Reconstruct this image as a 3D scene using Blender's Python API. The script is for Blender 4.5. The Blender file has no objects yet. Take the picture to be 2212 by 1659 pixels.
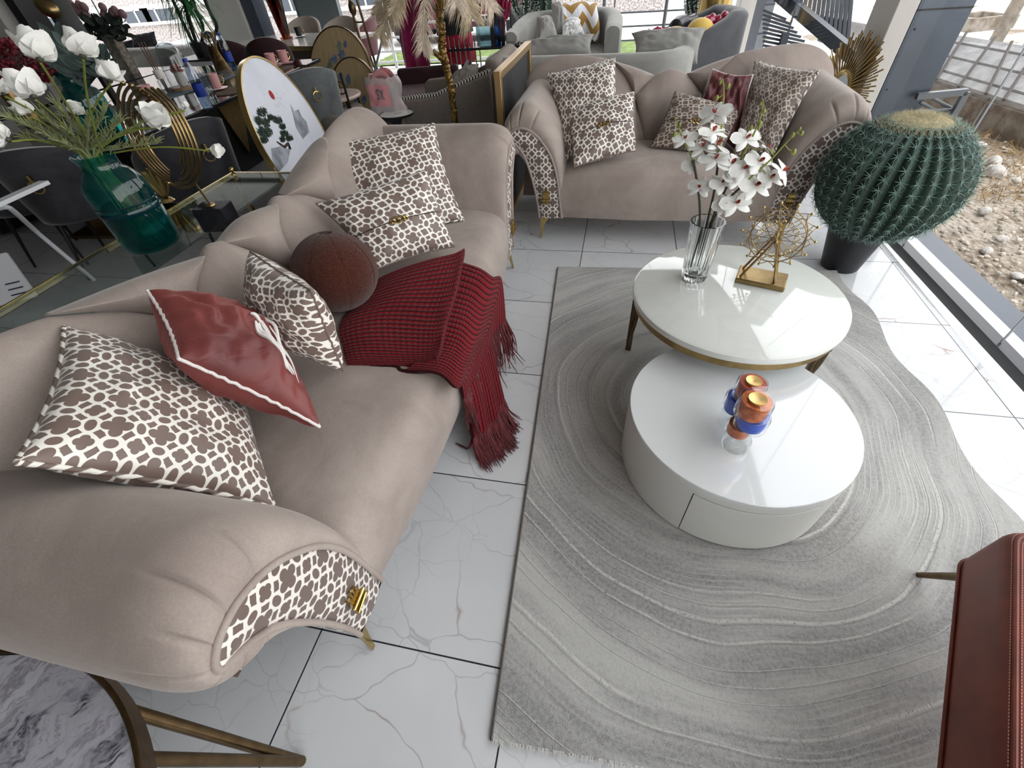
import bpy, math, random
from mathutils import Vector as V, Matrix, noise
S = bpy.context.scene
COL = S.collection
random.seed(7)
PI = math.pi
rnd = random.uniform

# ---------------------------------------------------------------- camera
FPX, PITCH, ROLL, YAW, HC = 932.9, 0.7871, -0.0959, -0.2642, 1.4413
def _rot():
    f = V((0, math.cos(PITCH), -math.sin(PITCH))); up = V((0, math.sin(PITCH), math.cos(PITCH))); rt = V((1, 0, 0))
    c, s = math.cos(ROLL), math.sin(ROLL)
    A, B = rt*c+up*s, -rt*s+up*c
    Y = Matrix(((math.cos(YAW), math.sin(YAW), 0), (-math.sin(YAW), math.cos(YAW), 0), (0, 0, 1)))
    return Y @ A, Y @ B, Y @ f
CR, CU, CF = _rot()
EYE = V((0, 0, HC))
def ray(x, y): return CF + CR*((x-1106)/FPX) - CU*((y-829.5)/FPX)
def at(x, y, z=0.0):            # point of the view line at height z
    d = ray(x, y); return EYE + d*((z-HC)/d.z)
def aY(x, y, Y):
    d = ray(x, y); return EYE + d*(Y/d.y)
def aX(x, y, X):
    d = ray(x, y); return EYE + d*(X/d.x)
cd = bpy.data.cameras.new('camera'); cam = bpy.data.objects.new('camera', cd); COL.objects.link(cam)
cd.sensor_width = 36; cd.sensor_fit = 'HORIZONTAL'; cd.lens = FPX/2212*36; cd.clip_start = .02
cam.matrix_world = Matrix(((CR.x, CU.x, -CF.x, 0), (CR.y, CU.y, -CF.y, 0), (CR.z, CU.z, -CF.z, HC), (0, 0, 0, 1)))
S.camera = cam

# ---------------------------------------------------------------- mesh builder
class MB:
    def __init__(s): s.v = []; s.f = []; s.uv = []
    def add(s, vs, fs, uv=None):
        o = len(s.v); s.v += [tuple(p) for p in vs]; s.f += [tuple(i+o for i in f) for f in fs]
        s.uv += list(uv) if uv else [(0, 0)]*len(vs)
        return s
    def grid(s, fn, nu, nv, cu=False, cv=False, uvf=None):
        vs = []; uv = []; fs = []
        for j in range(nv+(0 if cv else 1)):
            for i in range(nu+(0 if cu else 1)):
                u, v = i/nu, j/nv
                vs.append(fn(u, v)); uv.append(uvf(u, v) if uvf else (u, v))
        W = nu if cu else nu+1; Hh = nv if cv else nv+1
        for j in range(nv):
            for i in range(nu):
                a, b = i, (i+1) % W; c, d = j, (j+1) % Hh
                fs.append((c*W+a, c*W+b, d*W+b, d*W+a))
        return s.add(vs, fs, uv)
    def tube(s, pts, r, n=8, cap=True, closed=False):
        pts = [V(p) for p in pts]; m = len(pts)
        rr = r if isinstance(r, (list, tuple)) else [r]*m
        vs = []; fs = []; prev = None
        for i, p in enumerate(pts):
            if closed: t = pts[(i+1) % m]-pts[i-1]
            else: t = pts[min(i+1, m-1)]-pts[max(i-1, 0)]
            if t.length < 1e-9: t = V((0, 0, 1))
            t.normalize()
            if prev is None: a = t.orthogonal().normalized()
            else:
                a = prev-t*prev.dot(t)
                a = a.normalized() if a.length > 1e-6 else t.orthogonal().normalized()
            prev = a; b = t.cross(a)
            for k in range(n):
                an = 2*PI*k/n; vs.append(p+(a*math.cos(an)+b*math.sin(an))*rr[i])
        for i in range(m if closed else m-1):
            for k in range(n):
                j = (i+1) % m; fs.append((i*n+k, i*n+(k+1) % n, j*n+(k+1) % n, j*n+k))
        if cap and not closed:
            fs.append(tuple(range(n-1, -1, -1))); fs.append(tuple((m-1)*n+k for k in range(n)))
        return s.add(vs, fs)
    def lathe(s, prof, c=(0, 0, 0), n=32, fl=None, cap=True, rot=None, a0=0, a1=None):
        c = V(c); vs = []; fs = []; uv = []; full = a1 is None; A1 = 2*PI if full else a1-a0
        nn = n if full else n+1
        for j, (r, z) in enumerate(prof):
            for k in range(nn):
                an = a0+A1*k/n; q = r*(fl(an, j) if fl else 1)
                p = V((q*math.cos(an), q*math.sin(an), z)); vs.append(c+(rot @ p if rot else p)); uv.append((k/n, j/max(1, len(prof)-1)))
        for j in range(len(prof)-1):
            for k in range(n):
                k2 = (k+1) % nn; fs.append((j*nn+k, j*nn+k2, (j+1)*nn+k2, (j+1)*nn+k))
        if cap and full:
            if prof[0][0] > 1e-5: fs.append(tuple(range(nn-1, -1, -1)))
            if prof[-1][0] > 1e-5: fs.append(tuple((len(prof)-1)*nn+k for k in range(nn)))
        return s.add(vs, fs, uv)
    def ball(s, c, r, n=14, m=9, rot=None):
        r = r if isinstance(r, (list, tuple)) else (r, r, r); c = V(c); vs = []; fs = []
        for j in range(m+1):
            th = PI*j/m
            for k in range(n):
                an = 2*PI*k/n; p = V((r[0]*math.sin(th)*math.cos(an), r[1]*math.sin(th)*math.sin(an), -r[2]*math.cos(th)))
                vs.append(c+(rot @ p if rot else p))
        for j in range(m):
            for k in range(n): fs.append((j*n+k, j*n+(k+1) % n, (j+1)*n+(k+1) % n, (j+1)*n+k))
        return s.add(vs, fs)
    def box(s, c, d, rz=0, rot=None):
        c = V(c); x, y, z = d[0]/2, d[1]/2, d[2]/2
        R = rot if rot else Matrix.Rotation(rz, 3, 'Z')
        vs = [c+R @ V((a*x, b*y, e*z)) for e in (-1, 1) for b in (-1, 1) for a in (-1, 1)]
        return s.add(vs, [(0, 2, 3, 1), (4, 5, 7, 6), (0, 1, 5, 4), (2, 6, 7, 3), (0, 4, 6, 2), (1, 3, 7, 5)])
    def bar(s, a, b, w, h=None, up=(0, 0, 1)):
        a, b = V(a), V(b); t = (b-a).normalized(); u = V(up)
        if abs(t.dot(u)) > .98: u = V((1, 0, 0))
        x = t.cross(u).normalized()*(w/2); y = x.cross(t).normalized()*((h or w)/2)
        vs = [p+x*i+y*j for p in (a, b) for i, j in ((-1, -1), (1, -1), (1, 1), (-1, 1))]
        return s.add(vs, [(3, 2, 1, 0), (4, 5, 6, 7), (0, 1, 5, 4), (1, 2, 6, 5), (2, 3, 7, 6), (3, 0, 4, 7)])
    def prism(s, poly, h0, h1, fr):
        n = len(poly)
        vs = [fr(u, v, h0) for u, v in poly]+[fr(u, v, h1) for u, v in poly]
        fs = [tuple(range(n-1, -1, -1)), tuple(range(n, 2*n))]+[(i, (i+1) % n, n+(i+1) % n, n+i) for i in range(n)]
        return s.add(vs, fs, [(u, v) for u, v in poly]*2)
    def leaf(s, base, tip, w, nrm, bend=0.0, n=5):      # a thin two-sided leaf or petal, slightly cupped
        base, tip = V(base), V(tip); d = tip-base; nrm = V(nrm); x = d.cross(nrm)
        if x.length < 1e-7: x = d.orthogonal()
        x.normalize(); nn = x.cross(d).normalized(); vs = []; fs = []
        for i in range(n+1):
            t = i/n; ww = w*math.sin(PI*min(1, (t*.93+.07)))**.7*.5
            c = base+d*t+nn*(bend*d.length*math.sin(PI*t*.5)**2)
            vs += [c-x*ww+nn*ww*.25, c, c+x*ww+nn*ww*.25]
        for i in range(n):
            for k in (0, 1): fs.append((i*3+k, i*3+k+1, i*3+k+4, i*3+k+3))
        return s.add(vs, fs, [(k/2, i/n) for i in range(n+1) for k in range(3)])

RM = {}
def props(o, label=None, cat=None, group=None, kind=None):
    if label: o['label'] = label
    if cat: o['category'] = cat
    if group: o['group'] = group
    if kind: o['kind'] = kind
    return o
def thing(name, label, cat, loc=(0, 0, 0), rz=0, group=None):
    o = bpy.data.objects.new(name, None); COL.objects.link(o); o.empty_display_size = .05
    o.location = loc; o.rotation_euler = (0, 0, rz)
    RM[o] = Matrix.Translation(V(loc)) @ Matrix.Rotation(rz, 4, 'Z')
    return props(o, label, cat, group)
def part(name, mb, m, parent=None, world=False, smooth=40, bev=0, sub=0, thick=0, label=None, kind=None, flat=False):
    me = bpy.data.meshes.new(name); vs = mb.v
    R = RM.get(parent) if parent else None
    if world and R is not None:
        I = R.inverted(); vs = [tuple(I @ V(p)) for p in vs]
    me.from_pydata(vs, [], mb.f); me.update()
    uvl = me.uv_layers.new(name='UVMap'); buf = []
    li = [0]*len(me.loops); me.loops.foreach_get('vertex_index', li)
    for i in li: buf += mb.uv[i]
    uvl.data.foreach_set('uv', buf)
    if not flat:
        me.polygons.foreach_set('use_smooth', [True]*len(me.polygons))
        if smooth < 180: me.set_sharp_from_angle(angle=math.radians(smooth))
    me.materials.append(m)
    o = bpy.data.objects.new(name, me); COL.objects.link(o)
    if parent: o.parent = parent
    if R is not None: RM[o] = R
    if thick: md = o.modifiers.new('t', 'SOLIDIFY'); md.thickness = thick; md.offset = 0
    if bev: md = o.modifiers.new('b', 'BEVEL'); md.width = bev; md.segments = 3; md.limit_method = 'ANGLE'; md.angle_limit = .6
    if sub: md = o.modifiers.new('s', 'SUBSURF'); md.levels = sub; md.render_levels = sub
    return props(o, label, None, None, kind)
def solo(name, label, cat, mb, m, group=None, kind=None, **k):      # a thing that is one mesh
    o = part(name, mb, m, **k); return props(o, label, cat, group, kind)
def struct(name, mb, m, parent=None, **k):
    o = part(name, mb, m, parent, **k)
    if not parent: o['kind'] = 'structure'
    return o
def copy_tree(o, loc=None, rz=None, label=None, parent=None):
    c = o.copy(); COL.objects.link(c)
    if parent: c.parent = parent
    if loc is not None: c.location = loc
    if rz is not None: c.rotation_euler = (0, 0, rz)
    if label: c['label'] = label
    for ch in list(o.children): copy_tree(ch, parent=c)
    return c
def cr(pts, n, closed=False):       # Catmull-Rom resample
    P = [V(p) if len(p) == 3 else V((p[0], p[1], 0)) for p in pts]; m = len(P); out = []
    segs = m if closed else m-1
    for i in range(n if closed else n+1):
        t = i/n*segs; k = min(int(t), segs-1); f = t-k
        g = (lambda a: P[a % m]) if closed else (lambda a: P[max(0, min(m-1, a))])
        a, b, c, d = g(k-1), g(k), g(k+1), g(k+2)
        out.append(.5*((2*b)+(c-a)*f+(2*a-5*b+4*c-d)*f*f+(3*b-a-3*c+d)*f**3))
    return out
def arc(c, r, a0, a1, n, ex=(1, 0, 0), ey=(0, 0, 1)):
    c, ex, ey = V(c), V(ex), V(ey)
    return [c+ex*(r*math.cos(a0+(a1-a0)*i/n))+ey*(r*math.sin(a0+(a1-a0)*i/n)) for i in range(n+1)]

# ---------------------------------------------------------------- materials
def lin(c):
    f = lambda x: x/12.92 if x <= .04045 else ((x+.055)/1.055)**2.4
    return tuple(f(x/255) for x in c)+(1,)
class X:                            # small node-expression helper
    nt = None
    def __init__(s, k): s.k = k
    @staticmethod
    def n(op, *a):
        nd = X.nt.nodes.new('ShaderNodeMath'); nd.operation = op
        for i, v in enumerate(a):
            if isinstance(v, X): X.nt.links.new(v.k, nd.inputs[i])
            else: nd.inputs[i].default_value = v
        return X(nd.outputs[0])
    def __add__(s, o): return X.n('ADD', s, o)
    def __sub__(s, o): return X.n('SUBTRACT', s, o)
    def __rsub__(s, o): return X.n('SUBTRACT', o, s)
    def __mul__(s, o): return X.n('MULTIPLY', s, o)
    def __truediv__(s, o): return X.n('DIVIDE', s, o)
    def __lt__(s, o): return X.n('LESS_THAN', s, o)
    def __gt__(s, o): return X.n('GREATER_THAN', s, o)
    def abs(s): return X.n('ABSOLUTE', s)
    def fr(s): return X.n('FRACT', s)
    def fl(s): return X.n('FLOOR', s)
    def sin(s): return X.n('SINE', s)
    def pw(s, e): return X.n('POWER', s, e)
    def mn(s, o): return X.n('MINIMUM', s, o)
    def mx(s, o): return X.n('MAXIMUM', s, o)
    def st(s, a, b):                # smoothstep-like ramp
        nd = X.nt.nodes.new('ShaderNodeMapRange'); nd.interpolation_type = 'SMOOTHSTEP'
        X.nt.links.new(s.k, nd.inputs[0]); nd.inputs[1].default_value = a; nd.inputs[2].default_value = b
        return X(nd.outputs[0])
def hyp(a, b): return X.n('SQRT', a*a+b*b)
def xyz(kind='Object', sc=None):
    tc = X.nt.nodes.new('ShaderNodeTexCoord'); k = tc.outputs[kind]
    if kind == 'World': pass
    sp = X.nt.nodes.new('ShaderNodeSeparateXYZ'); X.nt.links.new(k, sp.inputs[0])
    return [X(o) for o in sp.outputs]+[k]
def comb(a, b, c=0.0):
    nd = X.nt.nodes.new('ShaderNodeCombineXYZ')
    for i, v in enumerate((a, b, c)):
        if isinstance(v, X): X.nt.links.new(v.k, nd.inputs[i])
        else: nd.inputs[i].default_value = v
    return nd.outputs[0]
def nz(vec, scale, detail=3, rough=.55, dist=0):
    nd = X.nt.nodes.new('ShaderNodeTexNoise'); nd.inputs['Scale'].default_value = scale
    nd.inputs['Detail'].default_value = detail; nd.inputs['Roughness'].default_value = rough; nd.inputs['Distortion'].default_value = dist
    if vec is not None: X.nt.links.new(vec, nd.inputs['Vector'])
    return X(nd.outputs['Fac'])
def voro(vec, scale, feat='DISTANCE_TO_EDGE', out='Distance', rnds=1):
    nd = X.nt.nodes.new('ShaderNodeTexVoronoi'); nd.feature = feat; nd.inputs['Scale'].default_value = scale
    nd.inputs['Randomness'].default_value = rnds
    X.nt.links.new(vec, nd.inputs['Vector']); return X(nd.outputs[out])
def mix(f, a, b):
    nd = X.nt.nodes.new('ShaderNodeMix'); nd.data_type = 'RGBA'
    for i, v in ((6, a), (7, b)):
        if isinstance(v, X): X.nt.links.new(v.k, nd.inputs[i])
        elif isinstance(v, tuple): nd.inputs[i].default_value = v if len(v) == 4 else lin(v)
        else: X.nt.links.new(v, nd.inputs[i])
    if isinstance(f, X): X.nt.links.new(f.k, nd.inputs[0])
    else: nd.inputs[0].default_value = f
    return nd.outputs[2]
def bump(h, strength=.3, dist=.01):
    nd = X.nt.nodes.new('ShaderNodeBump'); nd.inputs['Strength'].default_value = strength; nd.inputs['Distance'].default_value = dist
    X.nt.links.new(h.k, nd.inputs['Height']); return nd.outputs[0]
def newmat(name):
    m = bpy.data.materials.new(name); m.use_nodes = True; X.nt = m.node_tree
    return m, m.node_tree.nodes['Principled BSDF']
def put(sock, v):
    if isinstance(v, X): X.nt.links.new(v.k, sock)
    elif isinstance(v, (tuple, list)) and len(v) == 3: sock.default_value = lin(v)
    elif isinstance(v, (tuple, list, float, int)): sock.default_value = v
    else: X.nt.links.new(v, sock)
def setp(b, col=None, rough=None, metal=None, spec=None, sheen=None, trans=None, ior=None, coat=None, nrm=None):
    for k, v in (('Base Color', col), ('Roughness', rough), ('Metallic', metal), ('Specular IOR Level', spec), ('Sheen Weight', sheen),
                 ('Transmission Weight', trans), ('IOR', ior), ('Coat Weight', coat), ('Normal', nrm)):
        if v is not None: put(b.inputs[k], v)
def M(name, col, rough=.5, metal=0, spec=.5, var=None, bmp=None, sheen=0, coat=0, col2=None):
    m, b = newmat(name)
    c = lin(col)
    if var:                          # (scale, amount)
        o = xyz(); f = nz(o[3], var[0], 4)
        c2 = lin(col2) if col2 else tuple(x*(1-var[1]) for x in c[:3])+(1,)
        c = mix(f.st(.35, .65), c, c2)
    setp(b, c, rough, metal, spec, sheen, coat=coat)
    if sheen: b.inputs['Sheen Roughness'].default_value = .4
    if bmp:
        o = xyz(); setp(b, nrm=bump(nz(o[3], bmp[0], 2), bmp[1], bmp[2] if len(bmp) > 2 else .004))
    return m
def glass(name, col=(255, 255, 255), rough=0.0, ior=1.45):
    m, b = newmat(name); setp(b, col, rough, 0, .5, trans=1.0, ior=ior); return m
def pane(name, col=(255, 255, 255), gl=1.0, dif=0, dcol=(20, 120, 118)):     # thin sheet: see-through with a Fresnel reflection
    m, b = newmat(name); nt = m.node_tree; nt.nodes.remove(b)
    out = nt.nodes['Material Output']; t = nt.nodes.new('ShaderNodeBsdfTransparent'); t.inputs[0].default_value = lin(col)
    g = nt.nodes.new('ShaderNodeBsdfGlossy'); g.inputs['Roughness'].default_value = .02; g.inputs[0].default_value = (.9, .9, .9, 1)
    fz = nt.nodes.new('ShaderNodeLayerWeight'); fz.inputs[0].default_value = .5
    mx = nt.nodes.new('ShaderNodeMixShader'); mu = (X(fz.outputs[1]).pw(4.0)*.85+.045)*gl
    nt.links.new(mu.k, mx.inputs[0]); nt.links.new(t.outputs[0], mx.inputs[1]); nt.links.new(g.outputs[0], mx.inputs[2])
    last = mx
    if dif:
        d = nt.nodes.new('ShaderNodeBsdfTranslucent'); d.inputs[0].default_value = lin(dcol); e = nt.nodes.new('ShaderNodeBsdfDiffuse'); e.inputs[0].default_value = lin(dcol)
        a = nt.nodes.new('ShaderNodeMixShader'); nt.links.new(d.outputs[0], a.inputs[1]); nt.links.new(e.outputs[0], a.inputs[2])
        last = nt.nodes.new('ShaderNodeMixShader'); last.inputs[0].default_value = dif; nt.links.new(mx.outputs[0], last.inputs[1]); nt.links.new(a.outputs[0], last.inputs[2])
    nt.links.new(last.outputs[0], out.inputs[0]); return m

# taupe velvet
def velvet(name, c1, c2, sheen=.35):
    m, b = newmat(name); o = xyz()
    f = nz(o[3], 3.2, 5, .62, .6); g = nz(o[3], 220, 2)
    setp(b, mix((f*.8+g*.25).st(.3, .72), lin(c1), lin(c2)), .8, 0, .2, sheen, nrm=bump(nz(o[3], 260, 2), .25, .0015))
    b.inputs['Sheen Roughness'].default_value = .35; b.inputs['Sheen Tint'].default_value = (.95, .92, .9, 1)
    return m
TAUPE = velvet('taupe_velvet', (172, 160, 152), (146, 133, 126))
GREYV = velvet('grey_velvet', (160, 159, 155), (140, 139, 135))
DARKV = velvet('dark_velvet', (72, 72, 76), (44, 44, 48), .5)
BURGV = velvet('burgundy_velvet', (62, 38, 42), (46, 28, 32), .25)
BLUEG = velvet('slate_velvet', (96, 97, 100), (74, 76, 79))
BEIGEV = velvet('beige_velvet', (176, 164, 154), (160, 147, 138))
MAUVEV = velvet('mauve_velvet', (130, 92, 98), (104, 70, 76))
GRYCH = velvet('mid_grey_velvet', (122, 126, 128), (84, 88, 90), .5)

def lattice(name, brown=(118, 100, 92), cream=(240, 236, 228), per=.094, sat=.42, obj=None):
    m, b = newmat(name)
    if obj: o = xyz('Object'); u, v = o[obj[0]]/per, o[obj[1]]/per
    else: o = xyz('UV'); u, v = o[0]/per, o[1]/per
    cx, cy = ((u+.5).fr()-.5).abs(), ((v+.5).fr()-.5).abs()      # about the big flower
    ex, ey = (u.fr()-.5).abs(), (v.fr()-.5).abs()                # about the small one
    q = lambda x, y, of, r: (hyp(x-of, y)-r).mn(hyp(x, y-of)-r).mn(x+y-(of+r*.35))
    d = q(cx, cy, .185, .122).mn(q(ex, ey, .10, .080))
    d = d.mn((hyp(ex/.092, cy/.15)-1)*.08).mn((hyp(cx/.12, ey/.095)-1)*.08)
    d = d.mn((cx-.295).abs()*.9+(cy-.245).abs()-.088).mn((cx-.24).abs()+(cy-.305).abs()*.9-.08)
    w = nz(o[3], 900, 1)
    setp(b, mix(d.st(.012, .024), lin(brown), lin(cream)), sat, 0, .45, .15, nrm=bump(d.st(-.02, .02)*.6+w*.5, .25, .002))
    return m
LATT = lattice('brown_cream_lattice_fabric')
LATT_DULL = lattice('brown_taupe_lattice_fabric', (104, 88, 80), (190, 180, 168))
LATT_XZ = lattice('lattice_arm_fabric', obj=(0, 2), per=.085, brown=(106, 90, 84), cream=(226, 220, 212))

def satin(name, col, dark):
    m, b = newmat(name); o = xyz('UV')
    w = nz(comb(o[0]*1.0+o[1]*.6, o[1]*2.6-o[0]), 5.5, 3, .5, .8)
    setp(b, mix(nz(o[3], 4, 2).st(.3, .7), lin(col), lin(dark)), .47, 0, .45, .5, nrm=bump(w, .35, .02))
    b.inputs['Sheen Tint'].default_value = lin((200, 120, 112)); b.inputs['Anisotropic'].default_value = .4
    return m
SATIN = satin('dusty_red_satin', (126, 60, 57), (98, 44, 43))
SATIN2 = satin('burgundy_satin', (112, 62, 66), (84, 42, 46))
WHITECORD = M('white_cord', (232, 226, 222), .7, bmp=(300, .6))
TWIST, _b = newmat('twisted_cord'); _o = xyz('UV')
setp(_b, mix(((_o[0]*1+_o[1]*.0).fr()).st(.44, .56), (110, 94, 86), (232, 228, 220)), .6)
BOUCLE, _b = newmat('rust_boucle'); _o = xyz(); _f = voro(_o[3], 260, 'F1')
setp(_b, mix(_f.st(.1, .75), (88, 46, 34), (58, 28, 20)), .95, 0, .1, .2, nrm=bump(1-_f, .7, .003))
SEAM = M('rust_seam', (48, 24, 17), .9)
KNIT, _b = newmat('red_knit'); _o = xyz('UV')
_rib = (_o[1]*2*PI).sin().abs(); _st = ((_o[0]*2*PI).sin()*.5+.5)
setp(_b, mix((_rib*.8+_st*.2).st(.1, .75), (42, 7, 11), (118, 25, 33)), .9, 0, .12, .05, nrm=bump(_rib.pw(.6)*.8+_st*.25*_rib, 1.0, .008))  # shade in the gaps between ribs is mixed into the colour
YARN = M('red_yarn', (104, 24, 32), .9, var=(60, .45), bmp=(500, .5), sheen=.3)

GOLD = M('polished_gold', (198, 172, 112), .22, 1, var=(20, .12))
BRASS = M('brushed_brass', (156, 132, 90), .33, 1, var=(30, .2))
DKBRASS = M('antique_brass', (112, 92, 66), .38, 1, var=(30, .25))
CHROME = M('chrome', (190, 195, 200), .12, 1)
BLACKM = M('black_metal', (26, 25, 26), .4, .3)
WHITEL = M('white_lacquer', (222, 224, 224), .08, 0, .6, coat=.6)
WHITEP = M('white_plastic', (232, 234, 238), .35)
BLACKP = M('black_plastic', (22, 23, 28), .45)
CREAM = M('cream_ceramic', (228, 222, 214), .4)
PINKC = M('pink_ceramic', (214, 160, 160), .3)
BLACKC = M('black_ceramic', (24, 25, 34), .15)
LEATHER, _b = newmat('rust_leather'); _o = xyz()
setp(_b, mix(nz(_o[3], 8, 4).st(.3, .7), (126, 56, 38), (104, 44, 30)), .5, 0, .45, nrm=bump(voro(_o[3], 420, 'F1'), .12, .002))
STITCH = M('pale_stitching', (206, 140, 116), .7)
def even(pts, step, closed=True):
    P = [V(p) for p in pts]; P = P+[P[0]] if closed else P; out = []; need = 0
    for a, b in zip(P, P[1:]):
        L = (b-a).length; t = need
        while t < L: out.append(a.lerp(b, t/L)); t += step
        need = t-L
    return out
WOOD = M('pale_wood', (176, 140, 104), .5, var=(12, .25))
WOVEN = M('woven_brown_mat', (120, 100, 84), .9, var=(90, .5), bmp=(160, .8, .006))
RUNNER = M('blue_grey_cloth', (92, 110, 122), .85, var=(30, .3))
CLEAR = glass('clear_glass', (250, 252, 252))
TEALG = glass('teal_glass', (40, 150, 152))
TEALT = pane('teal_glass_sheet', (112, 196, 194), 1.2, .13, (18, 128, 128))
CANDG = pane('candle_glass', (250, 252, 252), 1.3)
CLOCHEG = pane('cloche_glass', (236, 240, 242), 1.6)
PANE = pane('window_glass', (248, 250, 250), .35)
CONSG = pane('console_glass', (236, 242, 239), 1.0)
WATERP = pane('bottle_plastic', (212, 222, 236), 2.0)
AMBERG = glass('amber_glass', (120, 44, 12))
BLUEL = M('blue_label', (30, 62, 168), .5, var=(60, .3))
PETAL = M('white_petal', (240, 240, 236), .6, var=(60, .08), sheen=.2)
LIP = M('burgundy_lip', (120, 24, 34), .5, var=(90, .5), col2=(190, 90, 60))
STEM = M('dark_green_stem', (62, 66, 48), .6, var=(40, .3))
LSTEM = M('lime_green_stem', (136, 146, 62), .55, var=(40, .2))
FEATHERY = M('sage_foliage', (150, 158, 112), .7, var=(30, .3))
EUCA = M('grey_green_leaf', (98, 116, 112), .7, var=(20, .25))
DKLEAF = M('dark_leaf', (40, 52, 46), .7, var=(20, .3))
GRLEAF = M('green_leaf', (62, 132, 74), .55, var=(20, .4))
CACTI = M('cactus_skin', (36, 62, 50), .6, var=(14, .35))
SPINE = M('pale_spines', (124, 152, 144), .7)
WOOL = M('cream_wool', (188, 176, 140), .95, var=(80, .3))
REDB = M('red_berries', (142, 22, 44), .6, var=(50, .45))
MAGENTA, _b = newmat('magenta_cloth'); _o = xyz()
setp(_b, mix(nz(_o[3], 6, 3).st(.3, .7), (160, 18, 92), (120, 10, 66)), .6, 0, .3, .4)
FEATH = M('beige_plume', (214, 196, 166), .9, var=(40, .25), sheen=.4)
FEATHL = M('pale_pink_plume', (226, 208, 190), .9, var=(40, .2), sheen=.4)
BARK = M('gilded_bark', (150, 118, 66), .35, .85, var=(18, .6), bmp=(40, 1, .02))
# ================================================================ SETTING
# floor tiles
FLOOR, _b = newmat('marble_tiles'); _o = xyz()
_u, _v = (_o[0]+.7526)/.6, (_o[1]-.2604)/.6
_tx, _ty = _u.fl(), _v.fl()
_joint = ((_u.fr()-.5).abs().mx((_v.fr()-.5).abs()) > .4962)
_px, _py = _o[0]+_tx*3.71+_ty*1.93, _o[1]+_ty*5.13-_tx*2.17
_w = nz(comb(_px, _py), 2.2, 4, .6)
_w2 = nz(comb(_py, _px), 3.1, 3, .6)
_q = comb(_px+_w*.28+_py*.45, _py*1.4+_w2*.28)
_ve = voro(_q, 2.9); _ve2 = voro(_q, 6.5)
_m = nz(comb(_px+7, _py), 1.8, 2)
_l1 = (1-_ve.st(.0, .012))*_m.st(.3, .7)
_l2 = (1-_ve2.st(.0, .02))*(1-_m).st(.45, .6)*.45
_br = (1-_ve.st(.0, .028))*nz(comb(_px, _py+9), 4.0, 2).st(.60, .72)
_cl = nz(comb(_px, _py, 3), 1.4, 4).st(.3, .7)
_c = mix(_cl, (216, 217, 218), (202, 204, 206))
_c = mix(_l1.mx(_l2)*.7, _c, lin((150, 149, 150)))
_c = mix(_br*.85, _c, lin((150, 104, 86)))
_c = mix(_joint, _c, lin((44, 46, 52)))
setp(_b, _c, .10, 0, .38)
fl = MB().box((-4.75, 2.5, -.05), (12.87, 13, .1)); f_ = struct('floor', fl, FLOOR)
WALLP = M('wall_paint', (112, 111, 110), .8, var=(4, .05), bmp=(90, .15))
CEILP = M('ceiling_paint', (196, 196, 195), .9)
COLP = M('pillar_paint', (206, 202, 196), .75, var=(3, .06), bmp=(120, .2))
struct('ceiling', MB().box((-4.75, 2.5, 3.3), (12.9, 13.2, .1)), CEILP)
struct('wall_back', MB().box((-4.75, -4.05, 1.6), (12.9, .1, 3.4)), WALLP)
struct('wall_left', MB().box((-11.2, 2.4, 1.6), (.1, 12.9, 3.4)), WALLP)
# the glazed right side, slightly out of line with the tiles
FRAMEM = M('dark_window_frame', (38, 40, 44), .35, .4)
ALU = M('blue_grey_aluminium', (76, 84, 96), .3, .35, var=(3, .15))
LEDGE = M('white_stone_ledge', (216, 216, 214), .35, var=(6, .2), bmp=(60, .2))
def rloc(lx, ly, z=0): return V((1.70+lx*math.cos(.041)-ly*math.sin(.041), 3.0+lx*math.sin(.041)+ly*math.cos(.041), z))
JOINT = M('clear_silicone', (150, 156, 162), .3)
edges = [.8, -.2, -1.12, -2.04, -2.96, -3.9, -4.85, -5.8, -6.8]
for i in range(len(edges)-1):
    a, b = edges[i+1], edges[i]
    fr = MB().bar(rloc(.03, a, .024), rloc(.03, b, .024), .06, .048).bar(rloc(.03, a, 3.2), rloc(.03, b, 3.2), .06, .1)
    w = struct('window_%d' % (i+1), fr, FRAMEM)
    g = MB(); g.add([rloc(.03, a, .05), rloc(.03, b, .05), rloc(.03, b, 3.16), rloc(.03, a, 3.16)], [(0, 1, 2, 3)])
    part('glass_pane', g, PANE, w, flat=True)
    part('glass_joint', MB().bar(rloc(.03, a, .05), rloc(.03, a, 3.16), .005, .008), JOINT, w)
struct('trim_1', MB().bar(rloc(.125, -6.8, -.03), rloc(.125, .8, -.03), .13, .06, (0, 0, 1)), LEDGE)
struct('trim_2', MB().bar(rloc(.265, -6.8, -.045), rloc(.265, .8, -.045), .15, .06, (0, 0, 1)), M('dark_blue_flashing', (52, 60, 74), .4, .2))
col = MB().box((1.6275, 3.97, 1.6), (.115, .34, 3.3)); struct('column_right', col, COLP, bev=.006)
cl = MB().box((1.83, 3.97, 1.5), (.285, .34, 3.3)); cw = struct('column_cladding', cl, ALU)
part('screw_heads', MB().ball((1.72, 3.797, .93), .006, 6, 4).ball((1.72, 3.797, .62), .006, 6, 4).box((1.83, 3.798, 1.02), (.285, .004, .008)), BLACKM, cw)
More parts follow.
